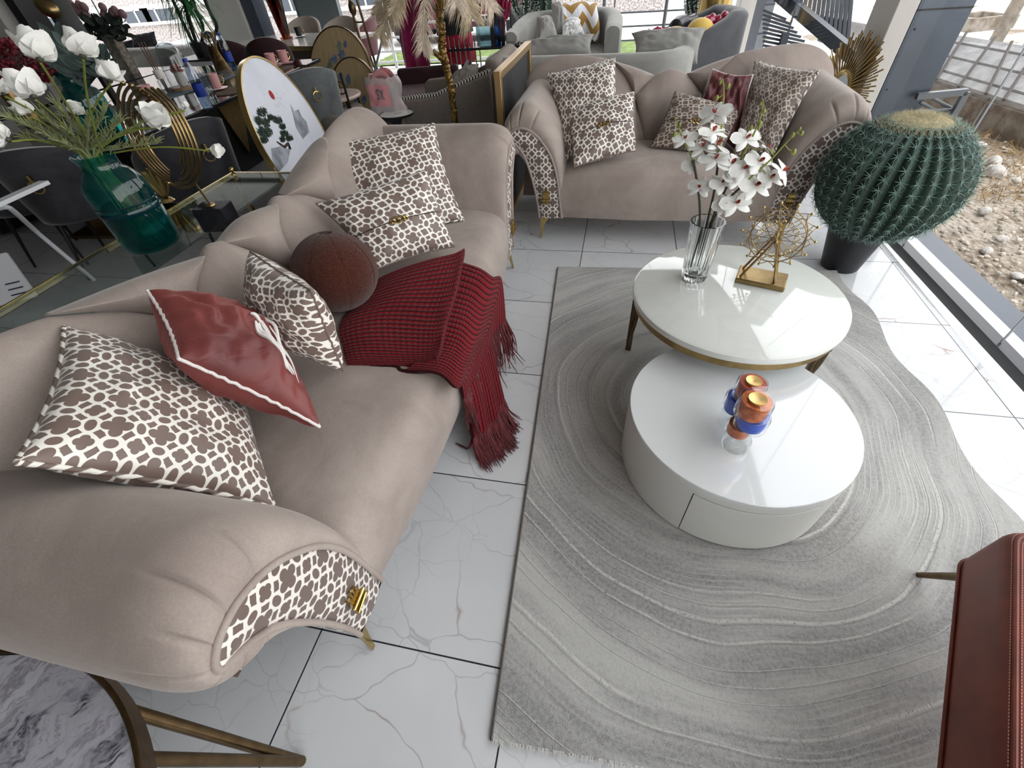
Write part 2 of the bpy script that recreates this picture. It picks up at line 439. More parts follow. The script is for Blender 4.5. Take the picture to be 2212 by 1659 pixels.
# glazing between the column and the far corner, and the far glazed wall
def bay(n, a, b, z0=.05, z1=3.2, fw=.06):
    a, b = V(a), V(b)
    fr = MB().bar(a+V((0, 0, .025)), b+V((0, 0, .025)), fw, .05).bar(a+V((0, 0, z1)), b+V((0, 0, z1)), fw, .08)
    w = struct('window_%d' % n, fr, FRAMEM)
    g = MB(); g.add([a+V((0, 0, z0)), b+V((0, 0, z0)), b+V((0, 0, z1)), a+V((0, 0, z1))], [(0, 1, 2, 3)])
    part('glass_pane', g, PANE, w, flat=True)
    part('glass_joint', MB().bar(a+V((0, 0, z0)), a+V((0, 0, z1)), .012, .016), ALU, w)
bay(11, (1.62, 4.15, 0), (1.62, 6.1, 0)); bay(12, (1.62, 6.1, 0), (1.62, 8.1, 0))
FX = [1.5, -.2, -1.9, -3.6, -5.3, -7.4, -9.2, -11.1]
for i in range(len(FX)-1): bay(13+i, (FX[i], 8.45, 0), (FX[i+1], 8.45, 0))
struct('column_corner', MB().box((1.56, 8.3, 1.6), (.2, .34, 3.3)), COLP, bev=.01)
struct('column_cladding_corner', MB().box((1.78, 8.3, 1.5), (.24, .3, 3.3)), ALU)
p = aY(505, 45, 8.3); struct('column_far', MB().box((p.x+.05, 8.3, 1.6), (.62, .4, 3.3)), COLP, bev=.01)
struct('column_far_frame', MB().box((p.x+.48, 8.3, 1.6), (.2, .3, 3.3)), ALU)
p = aY(20, 40, 6.0); struct('column_left', MB().box((p.x-.35, 6.0, 1.6), (1.1, .5, 3.3)), COLP, bev=.01)
struct('column_left_frame', MB().box((p.x+.38, 6.0, 1.6), (.14, .3, 3.3)), BLACKM)
p = aY(655, 20, 8.3); struct('column_far_glazing', MB().box((p.x, 8.75, 1.6), (.78, .1, 3.3)), M('grey_glazing_bar', (126, 134, 138), .25, .2))

# outside ground
DIRT, _b = newmat('dry_dirt'); _o = xyz()
_n1 = nz(_o[3], 1.3, 6, .65); _n2 = nz(_o[3], 9, 5, .7); _n3 = voro(_o[3], 26, 'F1')
_c = mix(_n1.st(.38, .62), (138, 122, 104), (172, 160, 145)); _c = mix(_n2.st(.5, .7), _c, lin((116, 94, 72)))
_c = mix((1-_n3.st(.1, .4))*.5, _c, lin((196, 188, 178)))
_c = mix(nz(_o[3], .7, 3).st(.58, .7)*.5, _c, lin((150, 156, 120)))
setp(_b, _c, .95, nrm=bump(_n2*.6+_n3*.4, 1, .05))
def hgt(x, y): return -.1+.03*noise.noise(V((x*2.2, y*2.2, 0)))+.012*noise.noise(V((x*9, y*9, 3)))
struct('ground_outside', MB().grid(lambda u, v: (1.95+u*u*28, -6+v*26, hgt(1.95+u*u*28, -6+v*26)), 110, 160), DIRT)
PAVE = M('pale_concrete', (218, 217, 212), .9, var=(1.2, .12), bmp=(20, .3))
struct('ground_far', MB().box((-9, 29, -.14), (60, 41, .1)), PAVE)
LAWN = M('patchy_grass', (142, 164, 96), .95, var=(8, .4), bmp=(80, 1, .02))
solo('grass', 'strip of pale patchy grass outside the far glazing', 'grass', MB().grid(lambda u, v: (-5.2+u*5.4, 10.2+v*1.5, -.07+.02*noise.noise(V((u*30, v*12, 0)))), 60, 20), LAWN, kind='stuff')

# light: bright overcast sky through the glazing
wd = bpy.data.worlds.new('overcast_sky'); S.world = wd; wd.use_nodes = True
nt = wd.node_tree; X.nt = nt
_g = xyz('Generated'); bg = nt.nodes['Background']
nt.links.new(mix(_g[2].st(-.1, .7), lin((252, 251, 249)), lin((240, 241, 245))), bg.inputs[0])
bg.inputs[1].default_value = SKY = 3.0
sd = bpy.data.lights.new('sun', 'SUN'); sd.energy = .3; sd.angle = .7; sd.color = (1, .97, .93)
so = bpy.data.objects.new('sun', sd); COL.objects.link(so); so.rotation_euler = (math.radians(52), math.radians(4), math.radians(150))
def lamp(x, y, e, sx=1.2, sy=.6):
    l = bpy.data.lights.new('ceiling_panel', 'AREA'); l.shape = 'RECTANGLE'; l.size = sx; l.size_y = sy; l.energy = e
    o = bpy.data.objects.new('ceiling_panel_light', l); COL.objects.link(o); o.location = (x, y, 3.2)
S.view_settings.view_transform = 'Standard'; S.view_settings.look = 'None'; S.view_settings.gamma = 1
S.view_settings.exposure = 0.25; S.view_settings.use_curve_mapping = False
S.cycles.use_denoising = True; S.cycles.max_bounces = 10; S.cycles.transparent_max_bounces = 24
S.cycles.sample_clamp_indirect = 6; S.cycles.caustics_refractive = False; S.cycles.caustics_reflective = False

# ---------------------------------------------------------------- rug
RUG, _b = newmat('carved_grey_rug'); _o = xyz()
_x, _y = _o[0]-.67, _o[1]-1.24
_r = hyp(_x, _y*.95)+(nz(_o[3], 1.5, 1)-.5)*.17+(nz(_o[3], 9, 2)-.5)*.008
_k = _r*21+(nz(comb(_r*6, 0), 1.4, 2)-.5)*5
_fr = _k.fr(); _rare = nz(comb(_k.fl()*3.7, _o[0]*1.3, _o[1]*1.3), 1.0, 1)
_brk = nz(_o[3], 130, 2).st(.3, .5)
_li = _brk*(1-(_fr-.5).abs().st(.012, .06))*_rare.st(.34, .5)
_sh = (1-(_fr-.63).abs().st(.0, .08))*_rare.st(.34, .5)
_fine = ((_r*62).fr()-.5).abs().st(.28, .5)*nz(_o[3], 1.7, 2).st(.48, .62)
_t = nz(comb(_r*7, _o[0]*.8, _o[1]*.8), 1.2, 5, .7)
_f = nz(_o[3], 330, 3, .75)*.6+nz(_o[3], 95, 2)*.4
_c = mix(_t.st(.34, .64), (136, 135, 134), (192, 191, 186)); _c = mix(nz(_o[3], 1.1, 3).st(.44, .68)*.6, _c, lin((122, 116, 110)))
_c = mix(_f.st(.38, .62)*.5, _c, lin((200, 199, 196))); _c = mix((1-_f.st(.3, .48))*.4, _c, lin((108, 106, 104)))
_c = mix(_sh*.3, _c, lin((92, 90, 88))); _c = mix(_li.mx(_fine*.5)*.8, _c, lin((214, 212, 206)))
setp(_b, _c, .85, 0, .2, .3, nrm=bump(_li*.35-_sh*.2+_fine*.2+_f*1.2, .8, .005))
rug = thing('rug', 'large grey rug carved with pale concentric rings under the two coffee tables', 'rug', (-.17, .1, 0), .048)
def rz(lx, ly): return .012+max(0, (lx-1.15)/.45)**2*.011*(1+math.sin(ly*10.5+.6))*(1 if ly < 2.2 else .5)
def rx(u, v): return u*1.6+max(0, u-.8)*5*.012*math.sin(v*2.34*10.5)
mb = MB().grid(lambda u, v: (rx(u, v), v*2.34, rz(u*1.6, v*2.34)), 100, 140)
for fn in (lambda u, v: (rx(u, 0), 0, rz(u*1.6, 0)*v), lambda u, v: (rx(1-u, 1), 2.34, rz((1-u)*1.6, 2.34)*v),
           lambda u, v: (rx(0, 1-u), (1-u)*2.34, rz(0, (1-u)*2.34)*v), lambda u, v: (rx(1, u), u*2.34, rz(1.6, u*2.34)*v)): mb.grid(fn, 100, 1)
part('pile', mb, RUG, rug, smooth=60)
part('edge_binding', MB().tube([(-.002, i*.0585, .007) for i in range(41)], .006, 6), M('grey_binding', (118, 112, 106), .9, bmp=(400, 1)), rug)
fz = MB()
for i in range(900):
    x = rnd(0, 1.6); fz.add([(x, .004, .012), (x+.003, .004, .012), (x+rnd(-.006, .008), -rnd(.004, .016), rnd(.004, .018))], [(0, 1, 2)])
part('cut_pile_edge', fz, M('pale_pile', (206, 204, 200), .8), rug, kind='stuff', flat=True)

# ---------------------------------------------------------------- high coffee table
MARB, _b = newmat('white_marble_top'); _o = xyz()
_w = nz(_o[3], 3, 5, .6, 1.2); setp(_b, mix((1-(_w-.5).abs().st(.0, .05))*.16, (218, 220, 214), (196, 202, 190)), .06, 0, .55, coat=.5)
HC_, HR = V((.531, 1.63, 0)), .405
ht = thing('coffee_table', 'round high coffee table with glossy white top on gold barred legs', 'coffee table', HC_)
part('tabletop', MB().lathe([(0, .402), (HR-.012, .402), (HR-.003, .398), (HR, .388), (HR-.002, .376), (HR-.012, .370), (0, .370)], n=96), MARB, ht)
part('apron_ring', MB().lathe([(HR-.03, .340), (HR-.012, .340), (HR-.012, .3695), (HR-.03, .3695), (HR-.03, .340)], n=96, cap=False), BRASS, ht)
for k, an in enumerate((171, -9, 80)):
    a0 = math.radians(an); sg = 1 if an != -9 else -1
    q = lambda t, z, dr=0: (math.cos(a0+t*sg/HR)*(HR-.022+dr), math.sin(a0+t*sg/HR)*(HR-.022+dr), z)
    mb = MB().bar(q(0, .0125), q(0, .345), .026, .026, q(0, 0))
    for t, z0 in ((.05, .10), (.085, .19), (.118, .27)): mb.bar(q(t, z0), q(t, .345), .018, .014, q(0, 0))
    mb.tube([q(.155*math.sin(PI/2*i/12)**1.0*(i/12)**.3, .03+.315*(1-math.cos(PI/2*i/12))**.75) for i in range(13)], .006, 6)
    part('leg', mb, DKBRASS, ht, bev=.002)

# ---------------------------------------------------------------- low coffee table
LC, LR = V((.493, 1.086, 0)), .36
lt = thing('coffee_table', 'low white lacquered drum coffee table with one curved drawer', 'coffee table', LC)
g0, g1 = math.radians(-117), math.radians(-58)
ring = lambda r0, r1, z0, z1: [(r0, z0), (r1, z0), (r1, z1), (r0, z1), (r0, z0)]
LOWW = M('satin_white_lacquer', (214, 214, 208), .28, 0, .5)
part('core', MB().lathe([(0, .016), (LR-.022, .016), (LR-.022, .28), (0, .28)], n=72), M('drawer_gap', (60, 60, 60), .8), lt)
b = MB().lathe(ring(LR-.02, LR, .016, .268), n=120, a0=g1+.008, a1=g0-.008+2*PI)
b.lathe(ring(LR-.02, LR, .243, .268), n=40, a0=g0-.01, a1=g1+.01)
part('body', b, LOWW, lt)
part('drawer', MB().lathe(ring(LR-.019, LR+.001, .02, .239), n=48, a0=g0, a1=g1), LOWW, lt, bev=.001)
part('tabletop', MB().lathe([(0, .285), (LR-.002, .285), (LR, .283), (LR, .268), (0, .268)], n=120), WHITEL, lt)

# ---------------------------------------------------------------- fluted vase with orchids
VB = V((.376, 1.724, .4025))
va = MB(); flt = lambda an, j: 1+.06*abs(math.cos(an*9))
R0, R1 = .049, .062
prof = [(R0*.2, 0), (R0*.8, .001), (R0*.97, .007), (R0, .02)]+[(R0+(R1-R0)*t, .02+.23*t) for t in (.25, .5, .75, 1)]
inner = [(R1-.005, .25), (R0+(R1-R0)*.5-.008, .13), (R0-.009, .04), (R0*.7, .022), (.001, .02)]
va.lathe([(.001, 0)]+prof, n=132, fl=flt, cap=False); va.lathe(inner, n=48, cap=False)
va.lathe([(R1*1.0, .25), (R1-.005, .25)], n=132, fl=lambda an, j: flt(an, 0) if j == 0 else 1, cap=False)
vase = thing('vase', 'clear fluted glass vase of orchids on the high white coffee table', 'vase', VB)
part('body', va, CLEAR, vase, smooth=70)
def basis(n, up=(0, 0, 1), tw=0):
    n = V(n).normalized(); x = V(up).cross(n)
    x = x.normalized() if x.length > 1e-4 else n.orthogonal().normalized()
    y = n.cross(x); c, s = math.cos(tw), math.sin(tw)
    return x*c+y*s, y*c-x*s, n
def orchid(root, c, n, s, tw=0):
    s *= 1.3; x, y, n = basis(n, tw=tw); c = V(c); P = MB()
    def pet(a0, L, W, lift):
        d = x*math.cos(a0)+y*math.sin(a0); sd_ = n.cross(d)
        def fn(u, v):
            w = math.sin(PI*min(1, .06+.94*v))**.55*W*(.55+.6*v if W > .7*L else 1)
            return c+d*(L*v*s)+sd_*((u-.5)*w*s)+n*(s*(lift*v-.25*(v-.1)**2*L-.35*(u-.5)**2*W*(1 if W < .7*L else -.5)))
        P.grid(fn, 6, 7)
    for a in (90, 218, 322): pet(math.radians(a), .95, .52, .05)
    for a in (12, 168): pet(math.radians(a), 1.0, 1.0, .16)
    f = part('flower', P, PETAL, root, world=True, smooth=180)
    L = MB()
    for sg in (-1, 1): L.leaf(c+n*.05*s, c+n*.28*s+x*.2*s*sg+y*.05*s, .2*s, n, .2)
    L.leaf(c+n*.05*s, c+n*.34*s-y*.28*s, .22*s, n, .3); L.ball(c+n*.12*s+y*.02*s, .075*s, 8, 6)
    part('lip', L, LIP, f, world=True, smooth=180)
def spray(label, px, base, flowers, buds, light):
    t = thing('orchid_spray', label, 'orchid', base, group='white orchid sprays in the fluted vase')
    pts = [V(base)]+[aY(x, y, Y) for x, y, Y in px]
    cv = cr(pts, 40); k = int(light*40)
    part('stem', MB().tube(cv[:k+1], [.0045]*(k+1), 7), STEM, t, world=True)
    part('stem_tip', MB().tube(cv[k:], [.0036-.0018*i/(len(cv)-k) for i in range(len(cv)-k)], 7), LSTEM, t, world=True, label='lime green budding stem tip')
    for fx, fy, Y, s, nn, tw in flowers:
        c = aY(fx, fy, Y); q = min(cv, key=lambda a: (a-c).length)
        nn = (V(nn[0]*CR+nn[1]*CU-nn[2]*CF))
        part('stalk', MB().tube(cr([q, (q+c)*.5-V((0, 0, .008)), c], 6), .0016, 5), LSTEM, t, world=True)
        orchid(t, c, nn, s, tw)
    for bx, by, Y, s in buds:
        c = aY(bx, by, Y); q = min(cv, key=lambda a: (a-c).length)
        bm = MB().ball(c, (s*.8, s*.8, s*1.15), 10, 7); bm.tube([q, (q+c)*.5-V((0, 0, .004)), c], .0014, 5)
        part('bud', bm, LSTEM, t, world=True)
    return t
Yv = 1.72
spray('left orchid spray leaning furthest left in the fluted vase', [(1512, 470, Yv), (1500, 360, Yv), (1478, 305, Yv), (1460, 262, Yv)], VB+V((-.012, 0, .05)),
      [(1480, 300, Yv-.01, .034, (-.3, .2, .9), .2), (1518, 318, Yv, .042, (-.2, .5, .8), .5), (1512, 405, Yv-.03, .036, (-.5, .1, .8), .1), (1498, 350, Yv+.02, .034, (-.4, -.3, .8), .8)],
      [(1457, 290, Yv, .008), (1468, 270, Yv, .007), (1459, 256, Yv, .005)], .55)
spray('tall middle orchid spray standing highest in the fluted vase', [(1530, 470, Yv+.02), (1545, 400, Yv+.03), (1556, 300, Yv+.03), (1563, 210, Yv+.03), (1561, 170, Yv+.03)], VB+V((.004, .012, .05)),
      [(1545, 245, Yv, .044, (-.5, .3, .8), .3), (1540, 285, Yv, .046, (.1, .5, .8), 0), (1545, 345, Yv-.02, .046, (-.1, .5, .8), .3), (1580, 355, Yv-.01, .05, (.2, .4, .85), 0), (1560, 395, Yv-.03, .04, (0, .3, .9), .4), (1548, 315, Yv, .044, (.3, .6, .7), .9)],
      [(1548, 212, Yv+.02, .008), (1573, 186, Yv+.03, .008), (1567, 230, Yv+.03, .008), (1556, 178, Yv+.03, .006)], .5)
spray('right orchid spray arching towards the cactus from the fluted vase', [(1540, 470, Yv), (1590, 365, Yv-.02), (1628, 290, Yv-.02), (1645, 245, Yv-.02), (1648, 215, Yv-.02)], VB+V((.014, -.004, .05)),
      [(1612, 300, Yv-.03, .042, (.0, .2, .95), .1), (1640, 350, Yv-.03, .046, (.2, .2, .9), -.2), (1595, 380, Yv-.04, .044, (0, .2, 1), .2), (1608, 365, Yv-.05, .04, (-.2, 0, 1), .5), (1632, 402, Yv-.05, .05, (.1, .15, 1), 0), (1590, 440, Yv-.06, .046, (-.1, .1, 1), .2), (1566, 440, Yv-.05, .036, (-.3, 0, .9), .6), (1655, 320, Yv-.02, .03, (.6, .5, .5), .6)],
      [(1622, 276, Yv-.02, .008), (1641, 268, Yv-.02, .009), (1650, 240, Yv-.02, .007), (1643, 224, Yv-.02, .005)], .45)
spray('short orchid spray reaching far right with hanging buds', [(1545, 468, Yv-.02), (1610, 395, Yv-.04), (1665, 345, Yv-.04), (1695, 312, Yv-.04), (1722, 285, Yv-.04)], VB+V((.01, -.014, .05)),
      [(1690, 370, Yv-.05, .042, (.5, .3, .8), .3), (1665, 385, Yv-.05, .04, (.1, .3, .9), 0)],
      [(1666, 328, Yv-.04, .008), (1715, 328, Yv-.04, .009), (1712, 292, Yv-.04, .008), (1732, 288, Yv-.04, .007), (1728, 278, Yv-.04, .005)], .4)

# ---------------------------------------------------------------- ferris wheel ornament
fy = -.32
fw = thing('ferris_wheel_ornament', 'small gold wire ferris wheel ornament on the high white coffee table', 'ornament', (.640, 1.728, .402), fy)
part('base', MB().box((0, 0, .011), (.185, .115, .022)), BRASS, fw, bev=.004)
hz, wr = .195, .125
for y in (-.034, .034):
    part('support', MB().tube([(-.078, y, .02), (0, y, hz)], .0048, 8).tube([(.05, y, .02), (.006, y, hz)], .0048, 8), BRASS, fw)
part('axle', MB().tube([(0, -.05, hz), (0, .05, hz)], .006, 10).ball((0, -.052, hz), .009, 10, 7).ball((0, .052, hz), .009, 10, 7), BRASS, fw)
wh = MB(); N_ = 14
pt = lambda r, a, y: (r*math.cos(a), y, hz+r*math.sin(a))
for y in (-.024, .024):
    wh.tube([pt(.094, 2*PI*i/48, y) for i in range(48)], .0022, 6, closed=True)
    for i in range(N_):
        a = 2*PI*i/N_; wh.tube([pt(.004, a, y*1.2), pt(.094, a, y)], .0013, 5)
    for i in range(N_*2):
        a, a2 = 2*PI*i/(N_*2), 2*PI*(i+1)/(N_*2)
        wh.tube([pt(.094 if i % 2 else .112, a, y), pt(.112 if i % 2 else .094, a2, y)], .0014, 5)
for i in range(N_):
    a = 2*PI*i/N_; wh.tube([pt(.112, a, -.024), pt(wr, a, 0), pt(.112, a, .024)], .0016, 5)
part('wheel', wh, BRASS, fw)
for i in range(N_):
    a = 2*PI*i/N_; part('tip_ball', MB().ball(pt(wr+.002, a, 0), .0055, 10, 7), GOLD, fw)
    c = V(pt(.066, a+.22, -.026)); part('gondola_ring', MB().tube([c+V((.0095*math.cos(t*PI/8), 0, .0095*math.sin(t*PI/8))) for t in range(16)], .0019, 6, closed=True), GOLD, fw)

# ---------------------------------------------------------------- stacked coloured glass candle holders
COPP = M('copper_glass_core', (222, 124, 56), .2, .25, var=(30, .3), col2=(170, 70, 34))
REDG = M('red_glass_core', (196, 76, 50), .2, .2, var=(30, .3)); BLUG = M('blue_glass_core', (40, 92, 224), .18, .1, var=(30, .25))
CANG = M('gold_cup', (226, 190, 122), .35, .6)
def holder(label, loc, segs):
    t = thing('candle_holder', label, 'candle holder', loc, group='stacked glass candle holders')
    z = 0
    for i, (dx, dy, r, h, m) in enumerate(segs):
        c = (dx, dy, z)
        part('glass_disc', MB().lathe([(r*.86, 0), (r, .006), (r, h-.006), (r*.93, h), (0, h)], c, 40), CANDG, t, label='clear glass disc')
        if m: part('coloured_core', MB().lathe([(0, .008), (r*.8, .008), (r*.86, .02), (r*.86, h-.004), (0, h-.004)], c, 32), m, t)
        z += h
    dx, dy, r, h, m = segs[-1]
    part('candle_cup', MB().lathe([(r*.52, -.004), (r*.52, .0035), (r*.46, .003), (.001, -.001)], (dx, dy, z), 28), CANG, t)
c1 = at(1587, 962, .285); c2 = at(1580, 898, .285)
holder('nearer candle holder of stacked copper, blue and clear glass discs', c1, [(0, 0, .041, .042, None), (-.004, .014, .039, .052, COPP), (.014, .002, .046, .06, BLUG), (-.002, -.006, .047, .068, COPP)])
holder('farther candle holder of stacked red, blue and clear glass behind the other', V((c1.x-.006, c1.y+.085, .285)), [(0, 0, .036, .065, None), (.0, .004, .042, .072, BLUG), (.014, -.002, .043, .07, REDG)])
# ================================================================ SOFAS
FULL = [(.60, .15), (.60, .30), (.612, .45), (.640, .58), (.685, .68), (.75, .755), (.83, .80), (.91, .785), (.97, .725), (.996, .65), (.985, .585), (.945, .535), (.885, .520), (.815, .42), (.782, .28), (.77, .15)]
BAND = [(.622, .15), (.634, .27), (.655, .42), (.690, .53), (.745, .615), (.80, .667), (.86, .690), (.912, .684), (.944, .662), (.950, .638), (.930, .618), (.892, .588), (.850, .525), (.808, .39), (.782, .26), (.77, .15)]
def yb(z): return .565+(z-.40)*.46
def petal(poly, Bf, Bb):
    n = len(poly); cx = sum(p[0] for p in poly)/n; cz = sum(p[1] for p in poly)/n
    mb = MB()
    for sgn, B in ((-1, Bf), (1, Bb)):
        rs = [1, .992, .975, .95, .91, .85, .75, .6, .4, .2, 0]
        vs = []; fs = []
        for r in rs:
            h = B*max(0, 1-r**2.6)**.6
            for x, z in poly:
                px, pz = cx+(x-cx)*r, cz+(z-cz)*r
                vs.append((px, yb(pz)+sgn*h, pz+(.25*h if sgn < 0 else -.1*h)))
        for j in range(len(rs)-1):
            for i in range(n):
                q = (j*n+i, j*n+(i+1) % n, (j+1)*n+(i+1) % n, (j+1)*n+i)
                fs.append(q if sgn > 0 else q[::-1])
        mb.add(vs, fs)
    return mb
def path(*segs):
    out = []
    for s in segs:
        c = [(p.x, p.y) for p in cr(s, 10*(len(s)-1))] if len(s) > 2 else [(s[0][0]+(s[1][0]-s[0][0])*i/14, s[0][1]+(s[1][1]-s[0][1])*i/14) for i in range(15)]
        out += c[:-1]
    return out
def sofa(label, loc, rzz, e, wide, bow):
    t = thing('sofa', label, 'sofa', loc, rzz)
    xm = .640+e
    pr = [(.10, .15), (.012, .152), (-.002, .17), (-.012, .24), (-.012, .31), (-.002, .37), (.025, .412), (.07, .436), (.16, .450), (.36, .452), (.70, .43)]
    pr = [(p.x, p.y) for p in cr(pr, 40)]
    def sf(u, v):
        x = (2*u-1)*xm; y, z = pr[min(40, int(v*40+.5))]
        w = max(0, 1-max(0, y)/.5); k = (1-abs(2*u-1)**2.4)
        ed = abs(2*u-1)**14*.015 if z > .35 else 0
        return (x, y-bow*k*w, z+.014*k*(z > .4)-ed+.003*noise.noise(V((x*4, y*5, e))))
    part('seat', MB().grid(sf, 60, 40).box((0, .36, .17), (2*xm-.02, .6, .06)), TAUPE, t, smooth=70)
    N = 200
    fu, ba = cr(FULL, N), cr(BAND, N)
    for s in (-1, 1):
        rings = []
        for i in range(15):
            a = i/14*PI/2; f = math.sin(a)
            y = -.006+.115*(1-math.cos(a))-.018*math.sin(2*a)
            row = []
            for k in range(N+1):
                p = ba[k].lerp(fu[k], f); dy = 0; tn = (fu[min(N, k+1)]-fu[max(0, k-1)]).normalized()
                for kp, ln in ((70, 12), (86, 14), (99, 10), (113, 14), (128, 15), (142, 12), (154, 10)):       # gathered pleats round the scroll
                    g = math.exp(-((k-kp)/.75)**2)*math.sin(PI*min(1, (i+1)/(ln+1)))**.7*(i < ln); dy += .006*g; p = p+V((tn.y, -tn.x, 0))*(.011*g)
                row.append((s*(p.x+e), y+dy, p.y))
            rings.append(row)
        for y in (.16, .3, .5, .68, .78): rings.append([(s*(p.x+e), y, p.y) for p in fu])
        c_ = V((s*(.8+e), .84, .6))
        for f, y in ((.9, .82), (.6, .84), (.0, .845)): rings.append([tuple(V((c_.x, y, c_.z)).lerp(V((s*(p.x+e), y, p.y)), f)) for p in fu])
        vs = [p for r in rings for p in r]; W = N+1; fs = []
        for j in range(len(rings)-1):
            for k in range(W):
                q = (j*W+k, j*W+(k+1) % W, (j+1)*W+(k+1) % W, (j+1)*W+k); fs.append(q if s > 0 else q[::-1])
        arm = part('arm', MB().add(vs, fs), TAUPE, t, smooth=180)
        inn = cr(BAND[:10], 40); out = cr(BAND[::-1][:7], 40)
        def bf(u, v):
            a, b = inn[min(40, int(v*40+.5))], out[min(40, int(v*40+.5))]; p = a.lerp(b, u)
            return (s*(p.x+e), -.004-.012*math.sin(PI*u), p.y)
        part('patterned_facing', MB().grid(bf, 8, 40), LATT_XZ, arm, smooth=180, label='brown and cream lattice facing')
        part('piping', MB().tube([(s*(p.x+e), -.010, p.y) for p in ba], .0075, 8), TAUPE, arm, smooth=180)
        os_ = cr(FULL[11:], 20)
        part('outer_panel', MB().grid(lambda u, v: (s*(os_[int(v*20+.5)].x+.003+e), .02+u*.76, os_[int(v*20+.5)].y), 12, 20, uvf=lambda u, v: (u*.76, v*.45)), LATT, arm, smooth=180, label='brown and cream lattice outer side')
        cl = MB(); cx = s*(.722+e)
        for i in range(4): cl.tube([(cx-.015+i*.010, -.026, .255-.006*abs(i-1.5)), (cx-.015+i*.010, -.026, .345-.008*abs(i-1.5))], .0045, 8)
        cl.box((cx, -.022, .30), (.04, .014, .05)); cl.tube([(cx-.026, -.034, .276), (cx-.026, -.034, .302), (cx+.026, -.034, .302), (cx+.026, -.034, .276)], .0055, 8, closed=True)
        part('clasp_ornament', cl, GOLD, arm, label='ribbed gold clasp')
        for y0, y1 in ((.02, -.0), (.74, .8)):
            lg = MB(); xo = s*(.748+e)
            prof = [(.055, .152), (.05, .13), (.024, .10), (.017, .05), (.013, .004), (.011, 0)]
            vs = []; fs = []
            for w, z in prof:
                q = 1-z/.152; cx2 = xo+s*.022*q; cy = y0+(y1-y0)*q
                vs += [(cx2-s*w*.75, cy-w*.25, z), (cx2+s*w*.35, cy-w*.25, z), (cx2+s*w*.35, cy+w*.45, z), (cx2-s*w*.75, cy+w*.45, z)]
            for j in range(len(prof)-1):
                for k in range(4): fs.append((j*4+k, j*4+(k+1) % 4, (j+1)*4+(k+1) % 4, (j+1)*4+k))
            fs += [(0, 1, 2, 3), (20, 21, 22, 23)]
            lg.add(vs, fs); lg.box((xo-s*.055, y0+.005, .144), (.11, .03, .014)); part('leg', lg, GOLD, t, bev=.002)
    ms = lambda P: [(-x, z) for x, z in P][::-1]
    outer = lambda xi, ti, tz, bo: path([(xi, .872), (xi+.10, .893), (.66+e, .912), (.80+e, .905), (.91+e, .855), (.972+e, .76), (.975+e, .62)], [(.975+e, .62), (.9+e, .40)], [(.9+e, .40), (bo, .40)],
                                        [(bo, .40), (bo+(ti-bo)*.62, .40+(tz-.4)*.45), (ti, tz)], [(ti, tz), (ti+(xi-ti)*.42, tz+(.872-tz)*.56), (xi, .872)])
    P = []
    if not wide:
        cen = path([(-.075, .80), (0, .818), (.075, .80), (.13, .765)], [(.13, .765), (.215, .69)], [(.215, .69), (.15, .53), (.115, .40)], [(.115, .40), (-.115, .40)], [(-.115, .40), (-.15, .53), (-.215, .69)], [(-.215, .69), (-.13, .765)], [(-.13, .765), (-.075, .80)])
        wg = path([(.10, .79), (.24, .835), (.385, .872)], [(.385, .872), (.28, .775), (.215, .685)], [(.215, .685), (.10, .79)])
        o = outer(.375, .215, .69, .115); P = [cen, wg, ms(wg), o, ms(o)]
    else:
        cw = path([(-.165, .79), (0, .812), (.165, .79)], [(.165, .79), (.08, .72), (0, .58)], [(0, .58), (-.08, .72), (-.165, .79)])
        mid = path([(.15, .795), (.20, .806), (.25, .79)], [(.25, .79), (.34, .755), (.457, .675)], [(.457, .675), (.44, .53), (.42, .40)], [(.42, .40), (0, .40)], [(0, .40), (0, .585)], [(0, .585), (.07, .70), (.15, .795)])
        wg = path([(.245, .79), (.45, .835), (.705, .878)], [(.705, .878), (.56, .79), (.457, .67)], [(.457, .67), (.35, .745), (.245, .79)])
        o = outer(.70, .457, .68, .42); P = [cw, mid, ms(mid), wg, ms(wg), o, ms(o)]
    for i, p in enumerate(P):
        tuck = len(p) < 55
        part('back_panel', petal(p, .062 if tuck else .066, .10), TAUPE, t, smooth=180)
    part('back_board', MB().prism([(-.95-e, .15), (.95-e*0+e, .15), (.92+e, .70), (.3, .66), (-.3, .66), (-.92-e, .70)], .0, .06, lambda u, v, h: (u, yb(v)+.03+h-(.12 if v < .2 else 0), v)), TAUPE, t)
    return t
sofa('long taupe velvet sofa with scalloped back holding the red knitted throw', (-.57, 1.33, 0), PI/2, .32, True, .06)
sofa('shorter taupe velvet sofa with scalloped back behind the white coffee tables', (.31, 2.83, 0), 0, 0, False, .03)

